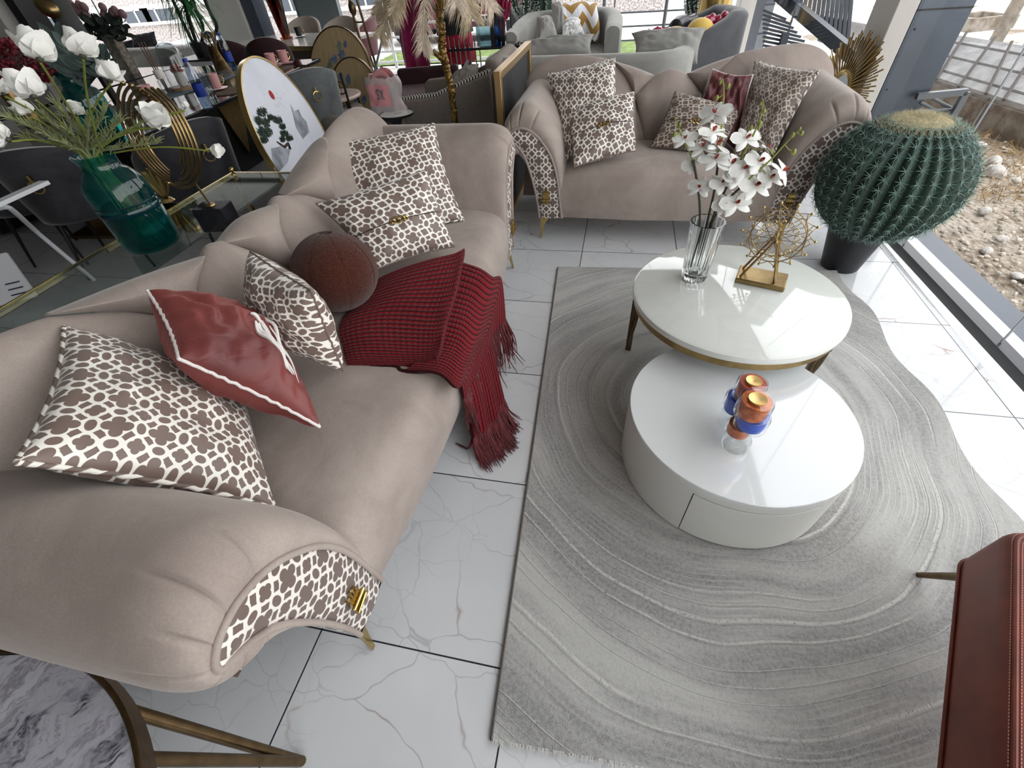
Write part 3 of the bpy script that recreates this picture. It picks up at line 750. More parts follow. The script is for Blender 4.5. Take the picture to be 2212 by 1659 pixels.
# ================================================================ CUSHIONS
def cordgrid(pts, r, turns, n=8):
    mb = MB(); m = len(pts); T_ = MB().tube(pts, r, n, closed=True)
    mb.v = T_.v; mb.f = T_.f; mb.uv = [(i/m*turns+k/n, 0) for i in range(m) for k in range(n)]
    return mb
def cushion(label, C4, T, m, size, cord=None, wr=.006, group=None, pinch=.075, chain=False, bird=False, frill=None, back=1.0, rot=0, sag=0):
    C4 = [V(p) for p in C4]; TL, TR, BR, BL = C4
    c = sum(C4, V())/4; Nn = (TR-BL).cross(TL-BR).normalized()
    if Nn.dot(EYE-c) < 0: Nn = -Nn
    t = thing('cushion', label, 'cushion', (c.x, c.y, min(p.z for p in C4)), 0, group)
    sd_ = hash(label) % 97 if False else sum(map(ord, label)) % 97
    def surf(u, v, s, off=0):
        a, b = u*(1-pinch*(1-v*v)*abs(u)**1.5), v*(1-pinch*(1-u*u)*abs(v)**1.5)
        p = TL*((1-a)*(1+b)/4)+TR*((1+a)*(1+b)/4)+BR*((1+a)*(1-b)/4)+BL*((1-a)*(1-b)/4)
        ed = max(0, (1-u*u)*(1-v*v)); h = T*ed**.42
        n_ = noise.noise(V((u*2.2+sd_, v*2.2, s)))*.6+noise.noise(V((u*6+sd_, v*3.5-sd_, s)))*.4
        h = h*(1+.12*n_)+wr*n_*2.2*ed**.3
        h -= .004*math.exp(-((1-abs(u))/.06)**2)*math.sin(v*40)*(1-abs(v))-.004*math.exp(-((1-abs(v))/.06)**2)*math.sin(u*40)*(1-abs(u))
        return p+Nn*(s*(h*(1 if s > 0 else back)+off))
    n = 44; sm = lambda q: math.sin((2*q-1)*PI/2)
    cs, sn = math.cos(rot), math.sin(rot)
    def uvf(u, v):
        x, y = sm(u)*size[0]/2, sm(v)*size[1]/2; return (x*cs-y*sn+sd_*.013, x*sn+y*cs)
    mb = MB().grid(lambda u, v: surf(sm(u), sm(v), 1), n, n, uvf=uvf)
    mb.grid(lambda u, v: surf(-sm(u), sm(v), -1), n, n, uvf=uvf)
    cov = part('cover', mb, m, t, world=True, smooth=180)
    loop = [(-1, -1, 1, -1), (1, -1, 1, 1), (1, 1, -1, 1), (-1, 1, -1, -1)]
    B = [surf(a+(c2-a)*sm2, b+(d-b)*sm2, 1) for a, b, c2, d in loop for sm2 in [.5-.5*math.cos(PI*i/36) for i in range(36)]]
    if cord == 'twist': part('twisted_piping', cordgrid(B, .0062, 46), TWIST, t, world=True, smooth=180, label='brown and cream twisted piping')
    elif cord == 'white': part('piping', MB().tube(B, .0048, 8, closed=True), WHITECORD, t, world=True, smooth=180, label='white cord piping')
    elif cord == 'self': part('piping', MB().tube(B, .004, 6, closed=True), m, t, world=True, smooth=180)
    if chain:
        part('seam', MB().tube([surf(u/20, -.12, chain, .001) for u in range(-19, 20)], .0022, 5), M('dark_seam', (60, 46, 40), .8) if 'dark_seam' not in bpy.data.materials else bpy.data.materials['dark_seam'], t, world=True)
        ch = MB(); ex = (TR-TL).normalized(); ey = (TL-BL).normalized()
        for i, (du, r) in enumerate(((-.13, .009), (-.05, .014), (.05, .014), (.13, .009))):
            q = surf(du, -.12, chain, .008); ch.tube([q+ex*(r*1.15*math.cos(a*PI/8))+ey*(r*math.sin(a*PI/8))+Nn*(.003*math.sin(a*PI/4)) for a in range(16)], .0030, 6, closed=True)
        part('chain_clasp', ch, GOLD, t, world=True, label='small gold chain clasp')
    if bird:
        bm = MB()
        def stroke(pts, w):
            cu = cr(pts, 16); bm_ = [surf(p.x, p.y, 1, .0035) for p in cu]
            bm.tube(bm_, [max(.0005, .45*w*math.sin(PI*(.12+.86*i/16))**.8) for i in range(17)], 6)
        for st, w in bird: stroke(st, w)
        part('embroidered_bird', bm, M('white_embroidery', (226, 222, 218), .6, bmp=(200, .4)) if 'white_embroidery' not in bpy.data.materials else bpy.data.materials['white_embroidery'], t, world=True, label='white embroidered crane')
    return t
G1 = 'cushions on the long taupe sofa'; G2 = 'cushions on the shorter taupe sofa'
cushion('big brown and cream lattice cushion against the near arm of the long sofa', [(-1.30, .615, .855), (-1.15, .80, .485), (-.762, .407, .485), (-.985, .252, .862)], .085, LATT, (.54, .56), 'twist', group=G1, rot=0)
cushion('dusty red satin cushion with white crane and white piping on long sofa', [at(318, 628, .86), at(560, 700, .62), at(690, 922, .50), at(386, 775, .80)], .105, SATIN, (.45, .45), 'white', .016, G1,
        bird=[([(.10, .02), (.16, -.16), (.32, -.36), (.50, -.66)], .020), ([(.14, .06), (.24, -.10), (.40, -.32), (.56, -.62)], .016), ([(.04, .02), (.10, -.12), (.24, -.36), (.40, -.62)], .014), ([(-.02, .12), (.06, .10), (.16, .02)], .013),
              ([(.22, .40), (.40, .14), (.54, -.14), (.66, -.42)], .012), ([(.14, .5), (.26, .42), (.38, .24)], .013), ([(.30, .06), (.44, -.1), (.60, -.36), (.70, -.62)], .007)])
cushion('plump lattice cushion standing on edge beside the rust ball cushion', [at(541, 543, .80), at(672, 628, .79), at(742, 800, .485), at(560, 712, .62)], .098, LATT, (.42, .42), 'self', group=G1, pinch=.04, back=.9, rot=.5)
cushion('lattice cushion with gold chain clasp in front of a bigger lattice one', [at(683, 440, .76), at(922, 366, .80), at(982, 532, .52), at(815, 580, .535)], .085, LATT, (.42, .40), 'self', group=G1, chain=1, pinch=.06, rot=.6)
cushion('big lattice cushion leaning in the far corner of the long sofa', [(-1.385, 2.10, .83), (-.935, 2.40, .83), (-.742, 2.09, .465), (-1.19, 1.79, .46)], .085, LATT, (.55, .55), 'twist', group=G1, rot=.6)
cushion('big lattice cushion leaning at the left arm of the shorter sofa', [aY(1183, 160, 3.40), aY(1328, 126, 3.46), aY(1338, 270, 3.10), at(1222, 345, .47)], .08, LATT, (.5, .52), 'twist', group=G2, rot=.35)
cushion('smaller lattice cushion with gold clasp at left on the shorter sofa', [aY(1222, 229, 3.19), aY(1370, 198, 3.22), aY(1375, 325, 2.97), at(1240, 361, .475)], .07, LATT, (.42, .42), 'self', group=G2, chain=1, pinch=.05, rot=.35)
cushion('crumpled burgundy satin cushion with white piping on the shorter sofa', [aY(1540, 150, 3.47), aY(1626, 162, 3.33), aY(1592, 330, 3.12), aY(1495, 262, 3.30)], .05, SATIN2, (.45, .5), 'white', .03, G2, pinch=.10,
        bird=[([(.0, -.15), (.1, -.35), (.05, -.6)], .014), ([(.12, -.1), (.22, -.3), (.2, -.55)], .01)])
cushion('low dull lattice cushion behind the orchids on the shorter sofa', [aY(1458, 198, 3.36), aY(1607, 236, 3.27), aY(1556, 336, 3.02), at(1406, 317, .48)], .07, LATT_DULL, (.44, .44), 'self', group=G2, chain=1, pinch=.05, rot=.5)
cushion('big lattice cushion leaning on the right arm of the shorter sofa', [aY(1632, 130, 3.50), aY(1768, 155, 3.13), aY(1672, 330, 2.93), at(1583, 338, .46)], .075, LATT_DULL, (.52, .55), 'twist', group=G2, rot=.2)

# round bouclé cushion
bc = V((-1.02, 1.315, .606)); br = .163
t = thing('ball_cushion', 'round rust boucle ball cushion on the long taupe sofa', 'cushion', (bc.x, bc.y, bc.z-.155))
ax = (V((0, 0, 1))+V((.0, .22, 0))).normalized(); bx, by, bz = basis(ax)
def bp(th, ph, o=0):
    r = br*(1-.018*math.exp(-((ph*6/(2*PI)) % 1-.5)**2*0))+o
    d = bx*(math.sin(th)*math.cos(ph))+by*(math.sin(th)*math.sin(ph))+bz*math.cos(th)
    p = bc+d*r; p.z = bc.z+(p.z-bc.z)*.94; return p
mb = MB()
def bfn(u, v):
    th, ph = PI*v, 2*PI*u; k = abs(((u*8) % 1)-.5)*2
    return bp(th, ph, -.0035*max(0, (k-.9)/.1)**2*math.sin(th)**.5-.012*math.exp(-(th/.12)**2)+.0012*noise.noise(V((u*160, v*80, 0))))
part('cover', mb.grid(bfn, 160, 80, cu=True), BOUCLE, t, world=True, smooth=180)
sm_ = MB()
for k in range(8): sm_.tube([bp(PI*i/30, 2*PI*(k+.5)/8, -.0030) for i in range(1, 30)], .0016, 5)
part('seam', sm_, SEAM, t, world=True)

# knitted throw
th = thing('throw_blanket', 'dark red ribbed knit throw with fringe spilling off the long sofa', 'throw', (-.62, 1.3, .005))
def loft(cv, f):            # cv: list of columns of control points; f(u, v)
    return [cr(c, 24) for c in cv]
def sheet(rows, nu, nv, wob):
    R_ = [cr(r, nu) for r in rows]; m = len(R_)
    cols = [cr([R_[j][i] for j in range(m)], nv) for i in range(nu+1)]
    def fn(u, v):
        p = cols[int(u*nu+.5)][int(v*nv+.5)]; return p+V(wob(u, v))
    return fn
A = at
rowsA = [[A(800, 612, .48), A(900, 570, .53), A(985, 543, .545), A(1003, 538, .53), A(1004, 552, .50)],
         [A(762, 660, .47), A(870, 622, .52), A(968, 606, .53), A(990, 606, .515), A(990, 622, .488)],
         [A(735, 705, .47), A(840, 680, .50), A(945, 680, .515), A(968, 684, .50), A(967, 700, .475)],
         [A(742, 755, .465), A(840, 742, .495), A(935, 742, .505), A(956, 746, .49), A(954, 760, .465)],
         [A(752, 792, .458), A(850, 782, .478), A(930, 776, .485), A(946, 782, .472), A(942, 792, .458)]]
wv = lambda u, v: (0, 0, .013*math.sin(u*9.5+v*1.2)*(1-u)**.3*(.6+.4*v)+.004*noise.noise(V((u*6, v*6, 0))))
fa = sheet(rowsA, 60, 60, wv)
K = MB().grid(fa, 60, 60, uvf=lambda u, v: (u*34, v*14))
K.grid(lambda u, v: V(fa(v*.98, 1))-V((0, .004*u, u*.018)), 4, 60, uvf=lambda u, v: (v*34, 14+u))
part('folded_layer', K, KNIT, th, world=True, smooth=180)
K2 = MB().tube(cr([A(755, 797, .455), A(850, 792, .458), A(872, 802, .456), A(950, 800, .458), A(958, 790, .463)], 30), .008, 8)
part('rolled_edge', K2, KNIT, th, world=True, smooth=180)
rowsB = [[A(985, 565, .478), A(1035, 582, .474), A(1062, 600, .44), (-.472, 1.72, .35), A(1090, 684, .20)],
         [A(965, 640, .475), A(1010, 652, .470), A(1040, 672, .43), (-.462, 1.52, .33), A(1062, 728, .20)],
         [A(945, 715, .472), A(990, 726, .468), A(1018, 745, .43), (-.462, 1.34, .32), A(1040, 780, .21)],
         [A(915, 768, .468), A(966, 776, .465), A(1000, 795, .43), (-.468, 1.2, .33), A(1018, 826, .22)],
         [A(878, 800, .464), A(945, 806, .466), A(984, 838, .42), (-.478, 1.04, .33), A(1000, 862, .24)]]
fb = sheet(rowsB, 50, 60, lambda u, v: (.004*math.sin(v*22)*u*u, 0, .003*math.sin(v*17+u*3)))
part('draped_layer', MB().grid(fb, 50, 60, uvf=lambda u, v: (u*26, v*14)), KNIT, th, world=True, smooth=180, thick=.012)
rowsC = [[(-.52, 1.55, .30), (-.47, 1.44, .19), A(1086, 856, .08)], [(-.52, 1.40, .30), (-.46, 1.30, .18), A(1074, 897, .075)],
         [(-.52, 1.25, .30), (-.465, 1.17, .18), A(1050, 926, .075)], [(-.52, 1.10, .30), (-.485, 1.07, .18), A(1020, 946, .08)]]
fc = sheet(rowsC, 30, 50, lambda u, v: (.006*math.sin(v*20)*u, 0, 0))
part('lower_layer', MB().grid(fc, 30, 50, uvf=lambda u, v: (u*16, v*10)), KNIT, th, world=True, smooth=180, thick=.01)
def fringe(fn, n, L, push=(0, 0, 0)):
    F = MB()
    for i in range(n):
        v = (i+rnd(-.3, .3))/n; v = min(1, max(0, v)); p = V(fn(1, v)); q = V(fn(.93, v)); d = (p-q).normalized()
        for j in range(5):
            l = L*rnd(.75, 1.15); e_ = d+V((rnd(-.25, .3), rnd(-.3, .3), rnd(-.2, .1)))+V(push)
            pts = [p, p+e_*l*.35+V((0, 0, -.01)), p+e_*l*.65+V((rnd(-.008, .008), rnd(-.008, .008), -.035*l/.1)), p+e_*l*.9+V((rnd(-.012, .012), rnd(-.012, .012), -.09*l/.1))]
            for k in range(1, 4):
                if pts[k].z < .008: pts[k].z = .006+rnd(0, .006); pts[k] += V((.012*k, -.004*k, 0))
            F.tube(cr(pts, 7), [.0034, .0034, .0032, .003, .003, .0026, .002, .0012], 5, cap=False)
    return F
part('fringe', fringe(fb, 60, .10, (.36, -.28, .05)), YARN, th, world=True, smooth=180)
fr2 = fringe(fc, 44, .11); fr2.tube(cr([A(1022, 945, .06), A(1012, 968, .03), A(1000, 965, .012), A(984, 957, .008)], 14), [.006]*8+[.005]*4+[.004, .003, .002], 6)
part('fringe', fr2, YARN, th, world=True, smooth=180)

# ================================================================ CACTUS
ct = thing('barrel_cactus', 'large round barrel cactus in a black pot by the window', 'cactus', (1.352, 2.60, 0))
part('pot', MB().lathe([(0, 0), (.093, 0), (.097, .006), (.142, .235), (.150, .237), (.152, .262), (.138, .262), (.130, .225), (0, .225)], n=56), BLACKP, ct)
ccx, cz, cr_, ch = (.03, 0), .485, .322, .285
NR = 31
def cfn(th_, ph, o=0):
    k = abs(math.sin(ph*NR/2)); r = 1+.085*(k-1)*math.sin(th_)+o
    flat = 1-.035*math.exp(-(th_/.30)**2)
    z = cz+ch*math.cos(th_)*flat*r
    rr = cr_*math.sin(th_)**.93*r
    return V((ccx[0]+rr*math.cos(ph), rr*math.sin(ph), z))
part('body', MB().grid(lambda u, v: cfn(PI*(.03+.95*v), 2*PI*u), NR*10, 60, cu=True), CACTI, ct, smooth=180)
SP = MB()
for r_ in range(NR):
    ph = 2*PI*(r_+.5)/NR
    for i in range(17):
        th_ = .40+i*.165+rnd(-.02, .02)
        if th_ > 2.75: break
        p = cfn(th_, ph, .0); n_ = (p-V((ccx[0], 0, cz))).normalized(); x, y, n_ = basis(n_, tw=rnd(0, 3))
        for k in range(8):
            a = 2*PI*k/8+rnd(-.2, .2); l = rnd(.030, .044); d = (x*math.cos(a)+y*math.sin(a))*.9+n_*rnd(.35, .8)
            q = x*math.sin(a)*.0016-y*math.cos(a)*.0016
            SP.add([p-q, p+q, p+n_*.0016, p+d*l], [(0, 1, 3), (1, 2, 3), (2, 0, 3)])
part('spines', SP, SPINE, ct, kind='stuff', flat=True)
W_ = MB().lathe([(.150, -.030), (.12, -.008), (.07, .008), (0, .014)], (ccx[0], 0, cz+ch*.965), 40)
for i in range(3200):
    a, r_ = rnd(0, 2*PI), .17*rnd(0, 1)**.62; p = V((ccx[0]+r_*math.cos(a), r_*math.sin(a), cz+ch*.965+.008-1.75*r_*r_))
    d = V((rnd(-.9, .9)+r_*2*math.cos(a), rnd(-.9, .9)+r_*2*math.sin(a), 1)).normalized()*rnd(.018, .036); q = d.orthogonal().normalized()*.0014
    W_.add([p-q, p+q, p+d], [(0, 1, 2)])
part('crown_wool', W_, WOOL, ct, flat=True, label='cream woolly crown')

# ================================================================ LEATHER SEAT, SIDE TABLE
ls = thing('armless_chair', 'rust leather seat on slim bronze splayed legs on the rug', 'chair', (.957, .657, 0), math.atan2(-.456, .89))
# local +x runs along the far edge, local -y towards the viewer
def rr(x0, x1, y0, y1, r, n=8):
    return [(x0+r+r*math.cos(a), y0+r+r*math.sin(a)) for a in [PI+PI/2*i/n for i in range(n+1)]]+[(x1-r+r*math.cos(a), y0+r+r*math.sin(a)) for a in [1.5*PI+PI/2*i/n for i in range(n+1)]]+\
           [(x1-r+r*math.cos(a), y1-r+r*math.sin(a)) for a in [PI/2*i/n for i in range(n+1)]]+[(x0+r+r*math.cos(a), y1-r+r*math.sin(a)) for a in [PI/2+PI/2*i/n for i in range(n+1)]]
pl = rr(-.01, .56, -.62, .01, .05); cxy = (.275, -.305)
rings = [(.90, .27), (.985, .285), (1.0, .31), (1.0, .42), (.992, .437), (.97, .450), (.93, .455), (.6, .462), (0, .466)]
vs = [(cxy[0]+(x-cxy[0])*k, cxy[1]+(y-cxy[1])*k, z) for k, z in rings for x, y in pl]; n = len(pl)
fs = [(j*n+i, j*n+(i+1) % n, (j+1)*n+(i+1) % n, (j+1)*n+i) for j in range(len(rings)-1) for i in range(n)]
part('seat', MB().add(vs, fs+[tuple(range(n-1, -1, -1))]), LEATHER, ls, smooth=60)
sc = lambda k, z: [(cxy[0]+(x-cxy[0])*k, cxy[1]+(y-cxy[1])*k, z) for x, y in pl]
part('piping', MB().tube(sc(.955, .454), .0045, 8, closed=True).tube(sc(.998, .288), .004, 8, closed=True), LEATHER, ls)
stt = MB()
for k, z in ((.93, .4565), (.975, .4505)):
    P_ = even(sc(k, z), .0062)
    for i in range(len(P_)-1): stt.tube([P_[i], P_[i].lerp(P_[i+1], .62)], .0009, 4)
part('stitching', stt, STITCH, ls)
for x, y in ((.03, -.03), (.52, -.03), (.03, -.58), (.52, -.58)):
    dx, dy = (-.0 if x < .2 else .05), (.075 if y > -.3 else -.06)
    if (x, y) == (.03, -.03): part('leg', MB().tube([at(2150, 1250, .29), at(2068, 1246, .13), at(1984, 1242, .0135)], [.014, .0115, .008], 12), DKBRASS, ls, world=True)
    else: part('leg', MB().tube([(x, y, .29), (x+dx*.5, y+dy*.6, .12), (x+dx, y+dy, .0135 if y > -.3 else .0)], [.014, .011, .008], 12), DKBRASS, ls)
st = thing('side_table', 'round side table with veined grey marble top and bronze rod legs', 'side table', (-.993, -.447, 0))
DM, _b = newmat('lilac_grey_marble'); _o = xyz()
_w = nz(_o[3], 2.2, 5, .6, .8); _s = _o[0]*.75-_o[1]*.65
_ln = nz(comb(_s*5+_w*1.6, (_o[0]+_o[1])*1.1), 1.8, 6, .68); _pt = nz(_o[3], 14, 4, .7)
_c = mix(_ln.st(.36, .62), (150, 150, 160), (202, 202, 210))
_c = mix((1-(_ln-.43).abs().st(.0, .05))*_pt.st(.4, .6), _c, lin((62, 54, 66)))
_c = mix((1-(_ln-.56).abs().st(.0, .035))*.6, _c, lin((112, 104, 116))); setp(_b, _c, .12, 0, .5)
SR = .48
part('tabletop', MB().lathe([(0, .514), (SR-.011, .514), (SR-.010, .512), (SR-.012, .49), (0, .49)], n=96), DM, st)
part('rim', MB().lathe([(SR-.012, .478), (SR, .478), (SR, .518), (SR-.002, .52), (SR-.008, .52), (SR-.0095, .518), (SR-.012, .478)], n=96, cap=False), DKBRASS, st)
for a in (50, 140, 230, 320):
    lg = MB(); f = V((.62*math.cos(math.radians(a-2)), .62*math.sin(math.radians(a-2)), .012)) if a == 50 else V((.56*math.cos(math.radians(a)), .56*math.sin(math.radians(a)), .012))
    if a == 50: f = V((.348, .414, .012))
    for d in (-17, 19):
        aa = math.radians(a+d); q = V((SR*.97*math.cos(aa), SR*.97*math.sin(aa), .485))
        if a == 50: q = at(*((272, 1512) if d > 0 else (308, 1622)), .49)-V((-.993, -.447, 0)); q *= .97 if q.length > SR else 1
        lg.tube([q, f], .0115, 12)
    lg.ball(f, .0118, 12, 8)
    part('leg', lg, DKBRASS, st)
# ================================================================ BEHIND THE LONG SOFA
def onplane(px, c, n):
    d = ray(*px); return EYE + d*((V(c)-EYE).dot(n)/d.dot(n))
# glass console table
cn = thing('console_table', 'narrow glass console table with thin gold rim behind the long sofa', 'console table', (-1.69, 1.02, 0))
hx, hy, cz_ = .175, .93, .75
part('glass_top', MB().box((0, 0, cz_-.005), (2*hx-.012, 2*hy-.012, .009)), CONSG, cn)
rm = MB()
for z in (cz_-.004, .22):
    rm.bar((-hx, -hy, z), (hx, -hy, z), .009).bar((-hx, hy, z), (hx, hy, z), .009).bar((-hx, -hy, z), (-hx, hy, z), .009)
part('rim', rm, GOLD, cn)
part('glass_shelf', MB().box((0, 0, .22), (2*hx-.012, 2*hy-.012, .008)), CONSG, cn)
for x in (-1, 1):
    for y in (-1, 1): part('leg', MB().box((x*hx, y*hy, cz_/2-.006), (.016, .016, cz_-.012)), GOLD, cn)
part('finial', MB().ball((-hx, hy, cz_+.012), (.012, .012, .012), 12, 8), GOLD, cn)

# teal vase and poppies
vb = at(338, 530, .751); vb.x = min(vb.x, -1.60)
tv = thing('vase', 'big teal glass bottle vase of white poppies on the glass console', 'vase', vb)
vp = [(.001, 0), (.07, .0), (.088, .012), (.094, .035), (.094, .20), (.088, .235), (.068, .262), (.056, .272), (.055, .30), (.064, .318)]
part('body', MB().lathe(vp, n=48, cap=False), TEALT, tv, smooth=180)
part('dark_ring', MB().lathe([(.0945, .135), (.0965, .14), (.0965, .15), (.0945, .155)], n=48, cap=False).lathe([(.0945, .165), (.096, .168), (.0945, .171)], n=48, cap=False), M('dark_teal_ring', (6, 40, 46), .1), tv)
part('water', MB().lathe([(0, .01), (.08, .014), (.088, .035), (.088, .13), (0, .13)], n=40), pane('teal_water', (110, 190, 186), .6), tv, smooth=180)
neck = vb+V((0, 0, .31))
def poppy(root, c, n, s):
    x, y, n = basis(n, tw=rnd(0, 3)); c = V(c); P = MB()
    for i in range(6):
        a = i*PI/3+rnd(-.2, .2); d = x*math.cos(a)+y*math.sin(a); op = rnd(.35, .75) if i % 2 else rnd(.55, .95)
        def fn(u, v):
            w = math.sin(PI*min(1, .08+.86*v))**.6*s*1.15; q = v*s
            return c+d*(q*op*(1.1-.25*v))+n*(q*(1.15-op*.55)*v**.7)+(n.cross(d))*((u-.5)*w)-d*((u-.5)**2*w*.9)+n*(.06*s*noise.noise(V((u*4+i, v*3, s*90))))
        P.grid(fn, 6, 6)
    f = part('flower', P, PETAL, root, world=True, smooth=180)
    part('calyx', MB().ball(c-n*.003, (s*.12,)*3, 8, 6), STEM, f, world=True)
up_ = CU
for i, (lab, px, Y, s, nn) in enumerate([
        ('largest white poppy high at the far left of the teal vase', (85, 125), 1.02, .062, (0, 1, .3)), ('white poppy second from left above the teal vase', (178, 118), 1.10, .058, (.1, 1, .35)),
        ('rounded white poppy just above the gold crescents', (238, 172), 1.18, .050, (.2, 1, .3)), ('ragged white poppy low at far left', (70, 205), .98, .060, (-.3, .9, .5)),
        ('double white poppy seen inside the gold crescents', (338, 268), 1.22, .062, (.4, .5, .7)), ('small closed poppy reaching right past the gold crescents', (463, 326), 1.28, .032, (1, -.1, .4)),
        ('white poppy cut by the picture edge at left', (14, 300), .95, .058, (-.7, .3, .6)), ('half hidden poppy behind the sage foliage', (60, 245), 1.06, .04, (-.3, .6, .6)), ('tiny white bud beside the gold crescent', (400, 232), 1.35, .018, (.3, .8, .3)),
        ('pale poppy behind the foliage above the vase neck', (165, 245), 1.2, .036, (.3, .6, .5)), ('white poppy at the very left edge', (5, 200), 1.0, .035, (-.4, .8, .4))]):
    c = aY(*px, Y); t = thing('poppy_stem', lab, 'flower', vb+V((0, 0, .02)), group='white poppies in the teal vase')
    n_ = CR*nn[0]+CU*nn[1]-CF*nn[2]
    foot = vb+V((rnd(-.05, .05), rnd(-.05, .05), .02)); nk = neck+V((rnd(-.035, .035), rnd(-.035, .035), -.01))
    part('stem', MB().tube(cr([foot, nk-V((0, 0, .06)), nk, nk.lerp(c, .55)+V((0, 0, .02)), c-n_*.01], 24), .0026, 6), LSTEM, t, world=True)
    poppy(t, c, n_, s)
sf_ = thing('foliage_spray', 'feathery sage green foliage fanning out of the teal vase', 'foliage', vb+V((0, 0, .03)))
for k, (tx, ty, Y) in enumerate([(40, 262, 1.02), (60, 300, 1.05), (95, 250, 1.1), (130, 235, 1.12), (150, 285, 1.1), (195, 258, 1.16), (228, 240, 1.18), (262, 262, 1.2), (300, 280, 1.22), (340, 310, 1.22), (20, 255, 1.0), (110, 300, 1.05)]):
    tip = aY(tx, ty, Y); nk = neck+V((rnd(-.03, .03), rnd(-.03, .03), -.015)); cv = cr([vb+V((rnd(-.04, .04), rnd(-.04, .04), .03)), nk, nk.lerp(tip, .5)+V((0, 0, .015)), tip], 30)
    fm = MB().tube(cv, [.0026]*18+[.002]*13, 5)
    for i in range(13, 31):
        for j in range(4):
            d = (cv[min(30, i+1)]-cv[i-1]).normalized()*.7+V((rnd(-.5, .5), rnd(-.5, .5), rnd(-.1, .7))); p = cv[i]; e_ = p+d.normalized()*rnd(.018, .045)
            fm.tube([p, p.lerp(e_, .6)+V((0, 0, .003)), e_], [.0017, .0014, .0006], 4, cap=False)
    part('frond', fm, FEATHERY, sf_, world=True)

# gold crescents sculpture
mc = V((-1.676, 1.50, 1.036)); yw = math.radians(-9); ex = V((math.cos(yw), math.sin(yw), 0)); nm = V((math.sin(yw), -math.cos(yw), 0)); ez = V((0, 0, 1))*math.cos(.15)-nm*math.sin(.15)
ms_ = thing('crescent_sculpture', 'gold crescent of nested tubes on black block on the glass console', 'sculpture', (mc.x+.075, mc.y+.04, .751))
for i in range(5):
    R = .178-.0125*i; off = ex*(.010*i)+ez*(-.004*i)
    a0, a1 = math.radians(112-9*i), math.radians(252-4*i); p = arc(mc+off, R, a0, a1, 36, ex, ez)
    part('tube', MB().tube(p, .0052, 8).ball(p[0], .009, 10, 7), BRASS, ms_, world=True)
    R = .178-.011*i; off = ex*(-.010*i)+ez*(.002*i)
    a0, a1 = math.radians(58+6*i-2), math.radians(-112+16*i); p = arc(mc+off, R, a0, a1, 36, ex, ez)
    part('tube', MB().tube(p, .0052, 8), BRASS, ms_, world=True)
    if i == 0: part('end_ball', MB().ball(p[-1], .010, 12, 8), GOLD, ms_, world=True)
bt = mc+ex*.085-ez*.160; bb = at(456, 443, .838)
part('rod', MB().tube([bt, bb], .0045, 8).lathe([(0, 0), (.016, 0), (.014, .005), (0, .006)], bb, 16), BRASS, ms_, world=True)
part('base_block', MB().box((bb.x, bb.y, .7945), (.115, .08, .087), .15), M('black_marble', (22, 22, 25), .12, var=(18, -1.2)), ms_, world=True, bev=.002)

# ruffled gold leaf dish behind the vase
q = at(352, 440, .752); t = thing('leaf_dish', 'small ruffled gold leaf dish between the teal vase and black block', 'dish', q)
part('leaf', MB().grid(lambda u, v: V(((.01+.07*v)*math.cos(-.6+3.6*u), .03*v*math.sin(u*40)*.25+.03, .012+.13*v*(.35+.65*math.sin(.3+2.6*u))+.004*math.sin(u*60)*v)), 60, 8), GOLD, t, thick=.002)
part('foot', MB().lathe([(0, 0), (.03, 0), (.02, .012), (0, .014)], (0, .03, 0), 16), GOLD, t)
# round bonsai picture
def roundframe(name, label, c, r, yaw, tilt, canv, frame, rim=.018):
    y_, t_ = math.radians(yaw), math.radians(tilt)
    ex = V((math.cos(y_), math.sin(y_), 0)); nn = V((math.sin(y_), -math.cos(y_), 0)); ez = V((0, 0, 1))*math.cos(t_)-nn*math.sin(t_); N = ex.cross(ez)
    if N.dot(nn) < 0: N = -N
    c = V(c); t = thing(name, label, 'picture', (c.x, c.y, c.z-r*math.cos(t_)))
    R3 = Matrix((ex, ez, N)).transposed()
    part('frame', MB().lathe([(r-.012, -.01), (r, -.01), (r, .03), (r-.010, .03), (r-.012, -.01)], c, 72, cap=False, rot=R3), frame, t, world=True)
    part('canvas', MB().lathe([(0, -.006), (r-.011, -.006), (r-.011, .022), (0, .022)], c, 72, rot=R3), canv, t, world=True)
    return t, c+N*.0235, N, ex, ez
CANV, _b = newmat('lilac_white_canvas'); _o = xyz(); setp(_b, mix(nz(_o[3], 2, 3).st(.4, .7), (226, 228, 238), (206, 210, 224)), .8)
INK = M('grey_ink_wash', (176, 178, 190), .9, var=(9, .5)); TREEG = M('painted_dark_green', (44, 66, 50), .9, var=(60, .5)); TRUNK = M('painted_bark', (56, 46, 44), .9); SUNR = M('painted_red', (172, 44, 52), .9)
t, pc, pn, ex, ez = roundframe('round_picture', 'white round picture of a bonsai tree and red sun in gold frame', (-2.33, 3.15, .535), .53, 103, 13, CANV, GOLD)
O = lambda x, y: onplane((x, y), pc+pn*.001, pn)
part('painted_sun', MB().lathe([(.0, 0), (.028, 0)], O(587, 205), 20, cap=False, rot=Matrix((ex, ez, pn)).transposed()), SUNR, t, world=True, flat=True)
def poly(pts): return MB().add([O(*p) for p in pts], [tuple(range(len(pts)))])
part('painted_mountain', poly([(628, 226), (636, 240), (645, 236), (652, 252), (662, 262), (668, 285), (655, 300), (640, 275)]), INK, t, world=True, flat=True)
part('painted_mountain', poly([(586, 320), (600, 318), (612, 312), (620, 322), (628, 318), (622, 350), (600, 375), (592, 365)]), INK, t, world=True, flat=True)
part('painted_trunk', MB().tube([O(626, 322), O(622, 310), O(614, 318), O(606, 312), O(598, 306)], [.012, .010, .009, .007, .004], 6), TRUNK, t, world=True)
tl = MB()
